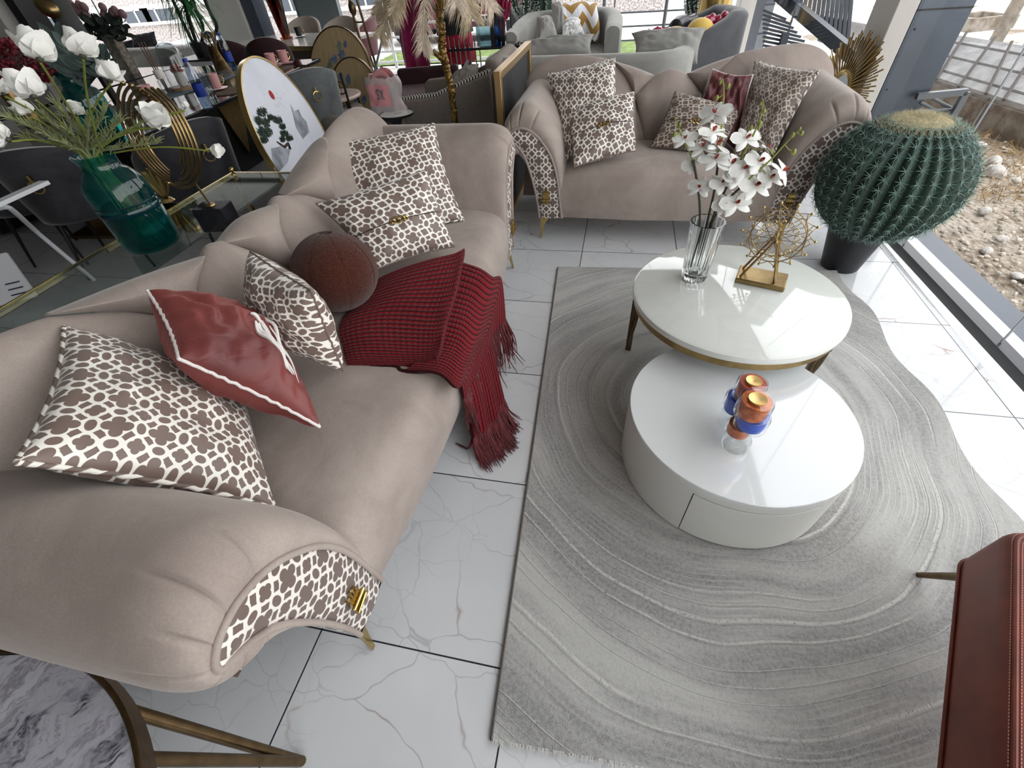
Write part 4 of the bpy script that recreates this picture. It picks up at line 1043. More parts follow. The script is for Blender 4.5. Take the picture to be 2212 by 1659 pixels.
for cx, cy, w, h in ((568, 244, 12, 8), (560, 262, 7, 9), (576, 268, 9, 9), (588, 256, 8, 5), (602, 262, 9, 6), (612, 275, 6, 5), (566, 286, 8, 9), (580, 288, 9, 9), (572, 304, 7, 7), (616, 290, 8, 6), (626, 300, 8, 5), (612, 302, 5, 5)):
    for i in range(70):
        a, q = rnd(0, 2*PI), math.sqrt(rnd(0, 1)); b = O(cx+w*q*math.cos(a), cy+h*q*math.sin(a)); d = (ex*rnd(-1, 1)+ez*rnd(.2, 1)).normalized()*rnd(.016, .034); s_ = pn.cross(d).normalized()*.0055
        tl.add([b-s_, b+s_, b+d], [(0, 1, 2)])
part('painted_leaves', tl, TREEG, t, world=True, flat=True)
bd = MB()
for i in range(40):
    b = O(rnd(590, 615)+rnd(-4, 6), rnd(196, 232)); bd.add([b, b+ex*.006, b+ex*.003+ez*.004], [(0, 1, 2)])
part('painted_birds', bd, TRUNK, t, world=True, flat=True)

# two round gold panels
GCAN, _b = newmat('gold_leaf_canvas'); _o = xyz(); _n = nz(comb(_o[0]*30, _o[1]*2, _o[2]*2), 3, 4)
setp(_b, mix(_n.st(.3, .7), (220, 198, 154), (200, 174, 130)), .5, .05)
FIG = M('painted_pale_blue', (140, 160, 190), .85, var=(14, .35), col2=(90, 110, 170)); FIG2 = M('painted_sage', (160, 166, 148), .85, var=(14, .3))
for nm_, lab, c, r, px in (('round_picture', 'larger round gold panel with pale blue figures leaning at the back', (-3.279, 5.708, .487), .49, [((732, 100), 5, 12, 1), ((738, 118), 7, 11, 0), ((722, 128), 6, 10, 0), ((745, 96), 4, 8, 0), ((713, 140), 5, 14, 1)]),
                      ('round_picture', 'smaller round gold panel overlapping the larger gold panel', (-2.92, 5.28, .40), .345, [((735, 165), 5, 9, 0), ((752, 172), 5, 12, 0), ((768, 205), 6, 11, 0), ((748, 190), 4, 8, 1), ((786, 215), 5, 10, 0), ((770, 220), 6, 8, 1)])):
    t, pc, pn, ex, ez = roundframe(nm_, lab, c, r, -15, 17, GCAN, DKBRASS)
    for (x, y), w, h, m_ in px:
        pl = [onplane((x+w*math.cos(a*PI/6)*(1+.35*math.sin(a*2.3)), y+h*math.sin(a*PI/6)*(1+.3*math.cos(a*3.1))), pc+pn*.001, pn) for a in range(12)]
        part('painted_figure', MB().add(pl, [tuple(range(12))]), FIG2 if m_ else FIG, t, world=True, flat=True)

# white slotted stand at far left
ws = thing('white_stand', 'white metal stand with slotted panel at the far left behind the console', 'stand', (-2.35, 1.5, 0))
b0, b1 = at(-30, 452, .70), at(97, 394, .70)
part('top_bar', MB().bar(b0, b1, .06, .02), WHITEP, ws, world=True, bev=.002)
part('leg', MB().tube(cr([at(-10, 452, .66), at(14, 447, .66), at(34, 460, .60), at(90, 510, .36), at(205, 606, .02)], 24), .013, 8), WHITEP, ws, world=True)
q = [at(-60, 560, .30), at(12, 545, .30), at(80, 640, .05), at(-20, 665, .05)]
nq = (q[1]-q[0]).cross(q[3]-q[0]).normalized()*.02; nq = nq if nq.dot(EYE-q[0]) > 0 else -nq
part('panel', MB().add(q+[p-nq for p in q], [(0, 1, 2, 3), (7, 6, 5, 4), (0, 4, 5, 1), (1, 5, 6, 2), (2, 6, 7, 3), (3, 7, 4, 0)]), WHITEP, ws, world=True, bev=.003)
sl = MB(); sgn = 1 if nq.dot(EYE-q[0]) > 0 else -1
for k in range(3):
    a, b = q[0].lerp(q[3], .62+.12*k).lerp(q[1].lerp(q[2], .62+.12*k), .52), q[0].lerp(q[3], .62+.12*k).lerp(q[1].lerp(q[2], .62+.12*k), .86); sl.bar(a+nq*sgn*.06, b+nq*sgn*.06, .012, .004)
part('slots', sl, M('navy_slot', (30, 34, 70), .6), ws, world=True)

# ================================================================ DINING TABLES AND CHAIRS
TB = M('black_marble_top', (28, 28, 32), .06, 0, .6, var=(5, -1.0))
dt = thing('dining_table', 'long black glossy dining table set with cups, bottles and mats', 'dining table', (-3.98, 3.75, 0), .07)
part('tabletop', MB().box((0, 0, .735), (1.75, 2.9, .03)), TB, dt, bev=.006)
for y in (-.95, .95):
    part('pedestal', MB().prism([(-.35, 0), (.35, 0), (.16, .72), (-.16, .72)], -.05, .05, lambda u, v, h: (u, y+h+.1*(v-.36), v)).box((0, y, .012), (.9, .4, .024)), BRASS, dt)
part('base_block', MB().prism([(-.30, .02), (.30, .02), (.46, .70), (-.46, .70)], -1.05, 1.05, lambda u, v, h: (u*1.0, h*(.75+.25*v/.7), v)), BLACKM, dt)  # black block added to keep the open space under the tabletop dark
gf = MB()
for y0, y1, y2, za, zb in ((-1.0, -.55, -.8, .66, .1), (-.5, -.1, -.25, .12, .62), (.1, .5, .35, .64, .15)):
    X_ = lambda y, z: (.34+.16*z+.012, y, z)
    gf.add([X_(y0, za), X_(y1, za), X_(y2, zb), (.34+.16*za-.02, y0, za), (.34+.16*za-.02, y1, za), (.34+.16*zb-.02, y2, zb)], [(0, 1, 2), (5, 4, 3), (0, 3, 4, 1), (1, 4, 5, 2), (2, 5, 3, 0)])
part('gold_facets', gf, BRASS, dt, flat=True)
TZ = .7505
sb = thing('sideboard', 'long black sideboard under the berries and dried bouquet at far left', 'sideboard', (-5.45, 3.9, 0))
part('body', MB().box((0, 0, .38), (.9, 2.7, .70)), BLACKM, sb, bev=.004); part('top', MB().box((0, 0, .74), (.94, 2.74, .02)), TB, sb)
for y in (-.99, -.33, .33, .99): part('door', MB().box((.452, y, .38), (.012, .63, .64)), BLACKM, sb, bev=.002)
def on(x, y): return at(x, y, TZ)
def mat_(label, c, r, m=WOVEN): return solo('place_mat', label, 'place mat', MB().lathe([(0, 0), (r, 0), (r, .006), (0, .007)], (0, 0, 0), 36), m, group='round woven mats on the dining table'), c
for lab, (x, y), r in (('woven mat at the near left of dining table', (95, 285), .19), ('woven brown mat under the bottle and pink cup', (500, 197), .17), ('woven mat under the two pink cups', (592, 150), .19), ('woven mat by the teal bottle at left', (190, 238), .17)):
    o, c = mat_(lab, on(x, y), r); o.location = on(x, y)
solo('table_runner', 'blue grey cloth runner along the black dining table', 'table runner', MB().grid(lambda u, v: (-4.1+u*.42, 2.5+v*2.9, TZ+.001+.0015*math.sin(v*30)), 4, 40), RUNNER, thick=.002)
def cup(label, loc, m, s=1, rz=0, z0=None, group='cups and saucers'):
    t = thing('cup', label, 'cup', loc, rz, group)
    part('body', MB().lathe([(0, .012), (.026*s, .012), (.030*s, .016), (.035*s, .075*s+.012), (.032*s, .075*s+.012), (.027*s, .022), (0, .022)], n=28), m, t)
    part('handle', MB().tube([(.034*s+.022*s*math.sin(PI*i/10), 0, .02+.012+.022*s*(1-math.cos(PI*i/10))) for i in range(11)], .004*s, 7), GOLD, t)
    part('saucer', MB().lathe([(0, 0), (.03*s, 0), (.062*s, .008), (.064*s, .011), (.03*s, .004), (0, .0045)], n=30), m, t)
    return t
c1_ = cup('pink cup beside the nearer water bottle', on(472, 196)+V((0, 0, .008)), PINKC, 1.35, .9)
for lab, px in (('pink cup at left of the pair on the far mat', (592, 147)), ('pink cup at right of the pair on the far mat', (618, 140)), ('pink cup behind the gold crescents', (330, 222)), ('pink cup half hidden left of the teal bottle', (205, 228))):
    copy_tree(c1_, on(*px)+V((0, 0, .008)), 1.2, lab)
def bottle(label, px, h):
    b = on(*px); t = thing('water_bottle', label, 'bottle', b, group='water bottles on the dining table'); k = h/.24
    part('body', MB().lathe([(.001, 0), (.027*k, 0), (.030*k, .006), (.030*k, .15*k), (.024*k, .19*k), (.013*k, .222*k), (.012*k, .228*k)], n=28, cap=False), WATERP, t, smooth=180)
    part('water', MB().lathe([(0, .002), (.028*k, .004), (.028*k, .145*k), (0, .145*k)], n=24), pane('bottle_water', (226, 234, 240), .5) if 'bottle_water' not in bpy.data.materials else bpy.data.materials['bottle_water'], t)
    part('label', MB().lathe([(.0306*k, .06*k), (.0306*k, .125*k)], n=28, cap=False), BLUEL, t, label='blue paper label')
    part('cap', MB().lathe([(.0135*k, .225*k), (.0135*k, .243*k), (0, .243*k)], n=20), BLUEL, t, label='dark blue cap')
bottle('nearer water bottle with blue label on the dining table', (450, 233), .30)
bottle('farther water bottle with blue label behind the wire vase', (506, 152), .30)
# reed diffuser
d_ = on(367, 204); t = thing('reed_diffuser', 'clear reed diffuser with white cap and brown reeds', 'diffuser', d_)
part('bottle', MB().lathe([(.001, 0), (.04, 0), (.043, .006), (.043, .10), (.02, .12), (.018, .125)], n=24, cap=False), CLOCHEG, t)
part('cap', MB().lathe([(.034, .115), (.036, .12), (.036, .175), (0, .178)], n=24), CREAM, t)
rd = MB()
for i in range(6): a = i*1.05; rd.tube([(.008*math.cos(a), .008*math.sin(a), .02), (-.012+.03*math.cos(a), .02*math.sin(a), .36)], .0034, 5)
part('reeds', rd, M('brown_reed', (92, 62, 48), .6), t)
# cloche
d_ = on(402, 192); t = thing('glass_cloche', 'glass dome cloche on round wooden base', 'cloche', d_)
part('base', MB().lathe([(0, 0), (.115, 0), (.118, .012), (.112, .026), (0, .026)], n=36), WOOD, t)
part('dome', MB().lathe([(.102, .026), (.102, .22), (.095, .27), (.07, .31), (.035, .33), (.001, .334)], n=36, cap=False), CLOCHEG, t, smooth=180)
t = thing('flower_pot', 'little white pot of pink flowers under the glass dome', 'flower pot', d_+V((0, 0, .0265)))
part('pot', MB().lathe([(0, 0), (.034, 0), (.042, .03), (.036, .09), (.042, .10), (0, .098)], n=24), CREAM, t)
fm = MB()
for i in range(260):
    a, b = rnd(0, 2*PI), rnd(0, PI/2); d = V((math.cos(a)*math.cos(b), math.sin(a)*math.cos(b), math.sin(b))); fm.tube([V((0, 0, .1))+d*.01, V((0, 0, .10))+d*rnd(.045, .062)], [.0012, .0022], 4, cap=False)
part('blossom', fm, M('dusty_pink', (196, 116, 108), .8, var=(50, .3)), t)
# glass tumbler
t = solo('tumbler', 'tall thin clear glass tumbler beside the nearer water bottle', 'tumbler', MB().lathe([(.001, 0), (.034, 0), (.040, .17), (.038, .17), (.032, .006), (.001, .006)], on(462, 212), 28, cap=False), CLOCHEG)
# hourglass wire vase
d_ = on(488, 163); t = thing('wire_candle_stand', 'gold wire hourglass candle stand with glass globe', 'candle holder', d_)
wm = MB()
for i in range(26):
    a = 2*PI*i/26; wm.tube([(.075*math.cos(a), .075*math.sin(a), .002), (.022*math.cos(a+.5), .022*math.sin(a+.5), .20), (.075*math.cos(a+1), .075*math.sin(a+1), .335)], .0022, 4)
wm.tube([(.075*math.cos(i*PI/12), .075*math.sin(i*PI/12), .003) for i in range(24)], .003, 5, closed=True); part('wire_frame', wm, BRASS, t)
part('glass_globe', MB().ball((0, 0, .285), (.055, .055, .06), 20, 12), CLEAR, t)
# second teal vase with eucalyptus
d_ = on(238, 300); t = thing('vase', 'teal glass bottle vase of eucalyptus on the black dining table', 'vase', d_)
part('body', MB().lathe([(.001, 0), (.085, 0), (.105, .02), (.105, .22), (.095, .26), (.065, .29), (.055, .30), (.056, .34), (.066, .36)], n=40, cap=False), TEALT, t, smooth=180)
t = thing('eucalyptus_branch', 'large grey green leaves rising from the farther teal vase', 'foliage', d_+V((0, 0, .02)))
lf = MB(); lb = MB()
for tx, ty in ((128, 88), (158, 108), (140, 140), (186, 100), (205, 130), (228, 128), (168, 165), (240, 150), (192, 185), (250, 165)):
    tip = aY(tx, ty, d_.y+rnd(-.15, .25)); cv = cr([d_+V((0, 0, .02)), d_+V((0, 0, .33)), (d_+V((0, 0, .33))).lerp(tip, .55), tip], 16); lb.tube(cv, .004, 5)
    for i in range(9, 17):
        for s in (-1, 1):
            d = (CR*s*rnd(.4, 1)+V((0, 0, rnd(.2, .9)))).normalized()*rnd(.07, .12); lf.leaf(cv[i], cv[i]+d, rnd(.045, .065), -CF+V((rnd(-.5, .5), rnd(-.5, .5), 0)), .1)
part('leaves', lf, EUCA, t, world=True); part('twigs', lb, DKLEAF, t, world=True)
for lab, cx, cy, L in (('pale eucalyptus sprig hanging below the grey leaves', 155, 185, 50),):
    t = thing('leaf_sprig', lab, 'foliage', on(165, 215)); lf = MB()
    for i in range(9): a = aY(118+i*9, 170+i*4+rnd(-8, 8), 2.5); lf.leaf(a, a+CR*rnd(.04, .08)-CU*rnd(-.02, .07), .06, -CF, .1)
    part('leaves', lf, EUCA, t, world=True)
# rod vase with dark leaves and pink heads
d_ = on(283, 158); t = thing('vase', 'square vase of clear and brown glass rods holding dried flowers', 'vase', d_)
rv = MB()
for i in range(9):
    for j in range(2): rv.tube([(-.06+.015*i, -.05+.1*j, 0), (-.06+.015*i, -.05+.1*j, .34)], .0085, 6); rv.tube([(-.06+.12*j, -.05+.0125*i, 0), (-.06+.12*j, -.05+.0125*i, .34)], .0085, 6)
part('rods', rv, M('smoky_glass_rod', (150, 138, 126), .12, 0, .6, var=(30, .5)), t)
t = thing('dried_bouquet', 'dark leafy bouquet with dusty pink flower heads by the window', 'bouquet', d_+V((0, 0, .1)))
ROSEH = M('dusty_rose_head', (150, 116, 118), .85, var=(20, .3)); stm = MB(); dl = MB()
for x, y in ((152, 5), (163, 14), (172, 8), (182, 12), (155, 24), (186, 28), (170, 22), (222, 13), (226, 28), (244, 24), (254, 26), (265, 27), (249, 20)):
    c = aY(x, y+3, d_.y); part('flower_head', MB().ball(c, (.035, .035, .04), 10, 7), ROSEH, t, world=True); stm.tube([d_+V((0, 0, .25)), (d_+V((0, 0, .38))).lerp(c, .5), c], .004, 5)
for i in range(150):
    c = aY(rnd(180, 275), rnd(46, 84), d_.y+rnd(-.2, .2)); d = V((rnd(-1, 1), rnd(-.6, .6), rnd(-.3, 1))).normalized()*rnd(.06, .12); dl.leaf(c, c+d, .05, -CF, .1)
part('stems', stm, DKLEAF, t, world=True); part('leaves', dl, DKLEAF, t, world=True)
# red berry bouquet at the far left
d_ = on(60, 250); d_.x = -5.2; d_.y = 3.5; t = thing('berry_bouquet', 'dense dark red berry bouquet behind the white poppies at left', 'bouquet', d_)
bm = MB(); sm2 = MB()
for i in range(520):
    x = rnd(-10, 155); y = rnd(85, 178) if x < 110 else rnd(120, 160); c = aY(x, y, d_.y+rnd(-.2, .3)); bm.ball(c, rnd(.011, .024), 6, 4)
    if i % 5 == 0: sm2.tube([d_+V((0, 0, .12)), (d_+V((0, 0, .25))).lerp(c, .5), c], .003, 4)
part('berries', bm, REDB, t, world=True, kind='stuff'); part('twigs', sm2, M('pale_twig', (170, 150, 150), .8), t, world=True)
part('vase', MB().lathe([(0, 0), (.07, 0), (.08, .12), (.05, .2), (0, .2)], n=24), M('gold_mottled_vase', (160, 130, 80), .3, .7, var=(20, .5)), t)
# grey cylinder and gold egg at the top left
b = aY(165, 78, 3.6); tp = aY(128, -10, 3.6)
t = thing('floor_lamp', 'grey cylinder floor lamp with gold oval shade at top left', 'lamp', (b.x, b.y, 0))
part('stem', MB().tube([(0, 0, .01), (0, 0, b.z)], .03, 12), BLACKM, t); part('base', MB().lathe([(0, 0), (.16, 0), (.16, .02), (0, .024)], n=28), BLACKM, t)
part('cylinder', MB().lathe([(0, 0), (.085, 0), (.085, .38), (.078, .38), (.078, .36), (0, .36)], (0, 0, b.z), 32), M('dark_grey_felt', (66, 66, 66), .85, bmp=(200, .4)), t)
g = aY(102, 16, 3.5); part('gold_shade', MB().ball(g, (.085, .058, .058), 24, 14, Matrix.Rotation(.5, 3, 'Y')), BRASS, t, world=True)

def chair(name, label, loc, rz_, m, h=.84, ring=True, group=None, legm=BLACKM, w=.25):
    t = thing(name, label, 'chair', loc, rz_, group)       # faces local -y
    part('seat', MB().lathe([(0, .40), (w*.9, .40), (w, .43), (w, .47), (w*.9, .495), (0, .50)], n=32), m, t, smooth=180)
    def sh(u, v):
        a = math.radians(-105+210*u); e = math.cos(a/1.25)
        top = .52+(h-.52)*max(0, e)**.55; z = .40+(top-.40)*v; r = w*(1.02+.10*v)
        return (r*math.sin(a), r*math.cos(a)+.06*v*max(0, e), z)
    part('back', MB().grid(sh, 36, 14), m, t, smooth=180, thick=.045)
    for x, y in ((-1, -1), (1, -1), (1, 1), (-1, 1)):
        part('leg', MB().tube([(x*w*.6, y*w*.6, .41), (x*w*.85, y*w*.85, .0)], [.014, .008], 8), legm, t)
    if ring:
        c = V((0, w*1.12+.075, h-.16)); rg = MB().tube(arc(c+V((0, .012, -.03)), .034, 0, 2*PI*23/24, 23), .005, 6, closed=True).box(c+V((0, .006, .01)), (.014, .02, .05))
        part('ring_pull', rg, GOLD, t, label='gold ring pull')
    return t
GC = 'dining chairs around the black table'
ch0 = chair('dining_chair', 'dark grey velvet chair between the crescents and the bonsai picture', (-2.86, 2.66, 0), math.radians(-112), DARKV, .84, group=GC)
p = at(170, 325, .72); copy_tree(ch0, (p.x-.1, p.y-.1, 0), math.radians(-150), 'dark velvet chair with gold ring low behind the teal vase')
p = at(15, 350, .66); copy_tree(ch0, (p.x, p.y, 0), math.radians(-170), 'dark velvet chair at the near end of the black table')
chair('dining_chair', 'mid grey velvet chair with gold ring right of the bonsai picture', (at(640, 145, .84).x, at(640, 145, .84).y, 0), math.radians(-132), GRYCH, .86, group=GC)
p = at(490, 85, .92); cb = chair('dining_chair', 'burgundy velvet chair at left behind the farther water bottle', (p.x, p.y, 0), math.radians(-158), BURGV, .94, group=GC, w=.20)
p = at(570, 80, .92); copy_tree(cb, (p.x, p.y, 0), math.radians(-150), 'burgundy velvet chair with gold ring facing the two pink cups')
p = at(312, 120, .82); chair('dining_chair', 'grey framed chair behind the reed diffuser', (p.x, p.y, 0), math.radians(20), GREYV, .84, ring=False, group=GC, w=.30)
# second table beyond, with amber vase
p0 = at(690, 97, .76)
d2 = thing('dining_table', 'stone topped table with gold edge under the amber vase', 'dining table', (-4.45, 6.9, 0), -.3)
part('tabletop', MB().box((0, 0, .745), (2.0, 1.1, .03)), M('pale_stone_top', (206, 202, 196), .15, var=(5, .3)), d2); part('edge_band', MB().box((0, -.552, .735), (2.0, .008, .045)), GOLD, d2)
part('body', MB().box((0, -.1, .36), (1.7, .6, .72)), M('taupe_panel', (98, 88, 84), .6), d2)
v_ = at(620, 84, .761); t = thing('vase', 'tall tapering amber glass vase of green stems', 'vase', v_)
part('body', MB().lathe([(.001, 0), (.055, 0), (.058, .03), (.125, .62), (.12, .62), (.05, .05), (.001, .05)], n=12, cap=False), AMBERG, t); part('foot', MB().box((0, 0, .012), (.12, .12, .024)), CLEAR, t)
t = thing('green_stems', 'green leafy stems rising from the amber vase', 'foliage', v_+V((0, 0, .1))); gl = MB()
for i in range(60):
    a = rnd(0, 2*PI); p1 = V((rnd(-.05, .05), rnd(-.05, .05), .5)); p2 = p1+V((rnd(-.22, .22), rnd(-.15, .15), rnd(.1, .3))); gl.tube([(0, 0, .05), p1, p2], .004, 4); gl.leaf(p2, p2+V((rnd(-.1, .1), rnd(-.1, .1), rnd(-.03, .1))), .05, -CF)
part('leaves', gl, GRLEAF, t)
cp = copy_tree(c1_, at(648, 80, .761), .5, 'black cup and saucer beside the amber vase')
for o in cp.children:
    if 'handle' not in o.name:
        o.data = o.data.copy(); o.data.materials[0] = BLACKC
GB = 'chairs at the stone topped table'
p = at(643, 42, .885); cb = chair('dining_chair', 'beige chair left behind the stone topped table', (p.x, p.y, 0), math.radians(12), BEIGEV, .90, ring=False, group=GB)
p = at(722, 36, .92); copy_tree(cb, (p.x, p.y, 0), math.radians(5), 'beige chair right behind the stone topped table')
p = at(762, 46, .82); chair('dining_chair', 'mauve velvet chair peeking over the larger gold panel', (p.x, p.y, 0), math.radians(-70), MAUVEV, .86, group=GB)
# swing like gold hanger by the window
a, b = aY(755, -8, 6.6), aY(790, 68, 6.6)
t = thing('hanging_stand', 'thin dark gold hanging stand above the mauve chair', 'stand', (b.x, b.y, 0))
part('frame', MB().tube([aY(752, -10, 6.6), aY(762, 30, 6.6), aY(770, 60, 6.6), (b.x-.05, b.y, .01)], .016, 8).tube([aY(768, -10, 6.6), aY(780, 30, 6.6), aY(791, 66, 6.6), (b.x+.05, b.y, .01)], .016, 8).tube([aY(764, 48, 6.6), aY(784, 48, 6.6)], .01, 6), DKBRASS, t, world=True)
part('knot', MB().ball(aY(761, 18, 6.55), (.045, .045, .075), 14, 9), DKBRASS, t, world=True)
# small tables with the tricycle ornament
p = at(674, 216, .52); t = thing('tray_table', 'teal blue round tray table with gold legs', 'side table', (p.x, p.y, 0))
part('tray', MB().lathe([(0, .505), (.19, .505), (.20, .51), (.20, .545), (.192, .545), (.19, .518), (0, .518)], n=36), M('teal_blue_enamel', (58, 98, 112), .4), t)
for k in range(3): a = k*2.1+.4; part('leg', MB().tube([(.14*math.cos(a), .14*math.sin(a), .505), (.19*math.cos(a), .19*math.sin(a), 0)], .011, 8), BRASS, t)
p = at(718, 205, .55); t = thing('side_table', 'pink topped oval side table with tall black bar frame', 'side table', (p.x, p.y, 0))
part('top', MB().lathe([(0, .525), (.27, .525), (.275, .54), (.27, .55), (0, .55)], n=36), M('pink_marble', (222, 200, 192), .2, var=(6, .2)), t)
for x, y in ((-.2, -.12), (.2, -.12), (.2, .12), (-.2, .12)): part('leg', MB().tube([(x, y, 0), (x, y, .525)], .009, 8), BLACKM, t)
part('bar_frame', MB().tube([(.1, -.28, 0), (.1, -.28, .72), (.28, -.22, .76), (.28, -.22, 0)], .011, 8), BLACKM, t)
t = thing('tricycle_ornament', 'dark wire tricycle ornament on the pink topped table', 'ornament', (p.x-.05, p.y, .5505)); tr = MB()
for x, r in ((-.13, .075), (.16, .05), (.05, .06)):
    tr.tube(arc((x, 0, r+.004), r, 0, 2*PI*19/20, 19), .006, 6, closed=True); part('wheel', MB().tube(arc((x, 0, r+.004), r, 0, 2*PI*19/20, 19), .006, 6, closed=True).tube([(x-r, 0, r+.004), (x+r, 0, r+.004)], .003, 5).tube([(x, 0, .004), (x, 0, 2*r)], .003, 5), DKBRASS, t)
part('frame', MB().tube(cr([(-.13, 0, .08), (-.15, 0, .2), (-.2, 0, .24), (-.1, 0, .23), (0, 0, .14), (.1, 0, .16), (.16, 0, .06)], 30), .007, 6).tube(cr([(-.05, 0, .17), (.03, .03, .2), (.1, 0, .22), (.14, -.02, .16), (.05, 0, .12)], 24), .006, 6), DKBRASS, t)
part('basket', MB().lathe([(.03, 0), (.045, .06)], (.07, 0, .14), 12, cap=False), DKBRASS, t, thick=.006)
# ================================================================ BEHIND THE SHORTER SOFA
def loaf(poly, z0, z1, r=.06, crown=.0):      # upholstered block from a plan outline, rounded top edge
    n = len(poly); cx = sum(p[0] for p in poly)/n; cy = sum(p[1] for p in poly)/n
    W = max(max(p[0] for p in poly)-min(p[0] for p in poly), .1)
    def off(p, d):
        v = V((p[0]-cx, p[1]-cy)); L = max(v.length, 1e-4); return (cx+v.x*(1-d/L), cy+v.y*(1-d/L))
    ri = [(r*.3, z0), (0, z0+r*.4), (0, z1-r)]+[(r*(1-math.cos(a)), z1-r+r*math.sin(a)) for a in (.3, .6, .9, 1.2, PI/2)]
    vs = []; fs = []
    for d, z in ri: vs += [(*off(p, d), z) for p in poly]
    m = len(ri)
    for j in range(m-1): fs += [(j*n+i, j*n+(i+1) % n, (j+1)*n+(i+1) % n, (j+1)*n+i) for i in range(n)]
    vs.append((cx, cy, z1+crown)); fs += [((m-1)*n+i, (m-1)*n+(i+1) % n, m*n) for i in range(n)]
    fs.append(tuple(range(n-1, -1, -1)))
    return MB().add(vs, fs)
def band(path_, w, zf, z0, r=.05, nu=60):     # upholstered wall along a plan path with varying top height
    P = cr(path_, nu); mb = MB()
    prof = [(-1, 0), (-1, .5), (-1, 1), (-.85, 1.35), (-.5, 1.7), (0, 1.8), (.5, 1.7), (.85, 1.35), (1, 1), (1, .5), (1, 0)]
    def fn(u, v):
        i = min(nu, int(u*nu+.5)); t = (P[min(nu, i+1)]-P[max(0, i-1)]).normalized(); nrm = V((-t.y, t.x, 0)); k, h = prof[int(v*10+.5)]
        e = 1 if .02 < u < .98 else .8
        z = z0+(zf(u)-r-z0)*min(1, h) + (r*(h-1)/.8 if h > 1 else 0)
        return P[i]+nrm*(k*w/2*e)+V((0, 0, z))
    mb.grid(fn, nu, 10)
    for u, rev in ((0, 0), (1, 1)):
        ring = [fn(u, k/10) for k in range(11)]; mb.add(ring, [tuple(range(11))[::-1] if rev else tuple(range(11))])
    return mb
def roomsofa(label, loc, rz_, w, d, hb, m, ha=.6, seat=.42, rb=.28):
    t = thing('sofa', label, 'sofa', loc, rz_)   # faces local -y
    x = w/2
    pth = [(-x, -d*.5, 0), (-x, -d*.1, 0), (-x+.02, d*.2, 0), (-x+rb*.4, d*.42, 0), (-x+rb, d*.5, 0), (0, d*.5, 0), (x-rb, d*.5, 0), (x-rb*.4, d*.42, 0), (x-.02, d*.2, 0), (x, -d*.1, 0), (x, -d*.5, 0)]
    part('back', band(pth, .2, lambda u: ha+(hb-ha)*min(1, max(0, (.5-abs(u-.5))/.28))**1.2, .06), m, t, smooth=180)
    part('seat', loaf(rr(-x+.08, x-.08, -d*.5, d*.42, .1), .10, seat, .08, .02), m, t, smooth=60)
    for a in (-1, 1):
        for b in (-1, 1): part('leg', MB().tube([(a*(x-.1), b*d*.38, .1), (a*(x-.08), b*d*.4, 0)], [.018, .011], 8), GOLD, t)
    return t
rs = roomsofa('grey velvet sofa standing back to back with the taupe sofa', (-.33, 4.80, 0), PI-.10, 1.62, .80, .80, GREYV, .76)
rs2 = roomsofa('pale grey velvet sofa draped with the mustard chevron throw', (-.78, 7.33, 0), math.radians(0), 1.25, 1.25, .80, GREYV, .72)
bl_ = roomsofa('slate grey armchair holding the burgundy balloon dog', (.70, 6.45, 0), math.radians(-80), .85, .85, .84, BLUEG, .62)
G3 = 'cushions on the grey furniture by the far window'
def cush(label, C4, T, m, cord='self', **k): return cushion(label, C4, T, m, (.45, .45), cord, .008, G3, **k)
cush('wide grey cushion behind the gold framed picture', [aY(1123, 92, 4.95), aY(1283, 74, 4.95), aY(1277, 118, 4.78), aY(1130, 125, 4.78)], .07, GREYV)
cush('wide grey cushion at right behind the shorter taupe sofa', [aY(1365, 72, 5.0), aY(1525, 60, 4.95), aY(1505, 138, 4.75), aY(1372, 118, 4.8)], .09, GREYV)
cush('upright grey cushion at front left on the pale grey sofa', [aY(1160, 38, 6.9), aY(1185, 35, 7.1), aY(1205, 86, 6.9), aY(1162, 88, 6.7)], .10, GREYV)
cush('upright grey cushion with pinched ears at back left', [aY(1193, 8, 7.7), aY(1210, 2, 7.8), aY(1222, 70, 7.5), aY(1196, 72, 7.4)], .10, GREYV)
CATP, _b = newmat('cat_print_fabric'); _o = xyz('UV'); setp(_b, mix((nz(_o[3], 14, 3)-.5).abs().st(0, .03), (70, 70, 72), (226, 226, 224)), .85)
cush('white cushion with grey line print on the pale grey sofa', [aY(1215, 60, 7.2), aY(1252, 52, 7.3), aY(1264, 78, 7.0), aY(1212, 84, 6.9)], .10, CATP)
t = solo('fluffy_cushion', 'small white fluffy cushion below the chevron throw', 'cushion', MB().ball((0, 0, 0), (.11, .07, .05), 16, 10), M('white_fluff', (236, 236, 236), .95, bmp=(60, 1, .02)), group=G3); t.location = aY(1236, 47, 7.3)
# chevron throw over the right of the pale sofa
CHEV, _b = newmat('mustard_white_chevron'); _o = xyz('UV')
_z = (_o[1]*2.6+((_o[0]*2).fr()-.5).abs()*1.3); setp(_b, mix((_z.fr()-.5).st(-.02, .02), (164, 122, 50), (226, 226, 232)), .8, nrm=bump(((_o[0]*4).fr()-.5).abs().st(0, .06), .4, .01))
rowsT = [[aY(1222, 10, 8.1), aY(1262, 5, 8.1), aY(1292, 10, 8.1)], [aY(1215, 14, 7.9), aY(1255, 9, 7.9), aY(1288, 12, 7.85)], [aY(1220, 45, 7.65), aY(1262, 42, 7.62), aY(1295, 60, 7.3)], [aY(1235, 80, 7.5), aY(1270, 78, 7.5), aY(1288, 92, 7.2)]]
ft = sheet(rowsT, 30, 30, lambda u, v: (0, .02*math.sin(u*13), 0))
t = thing('throw_blanket', 'mustard and white chevron throw over the pale grey sofa back', 'throw', (-.5, 7.95, .45))
part('cloth', MB().grid(ft, 30, 30, uvf=lambda u, v: (u, v)), CHEV, t, world=True, smooth=180, thick=.02)
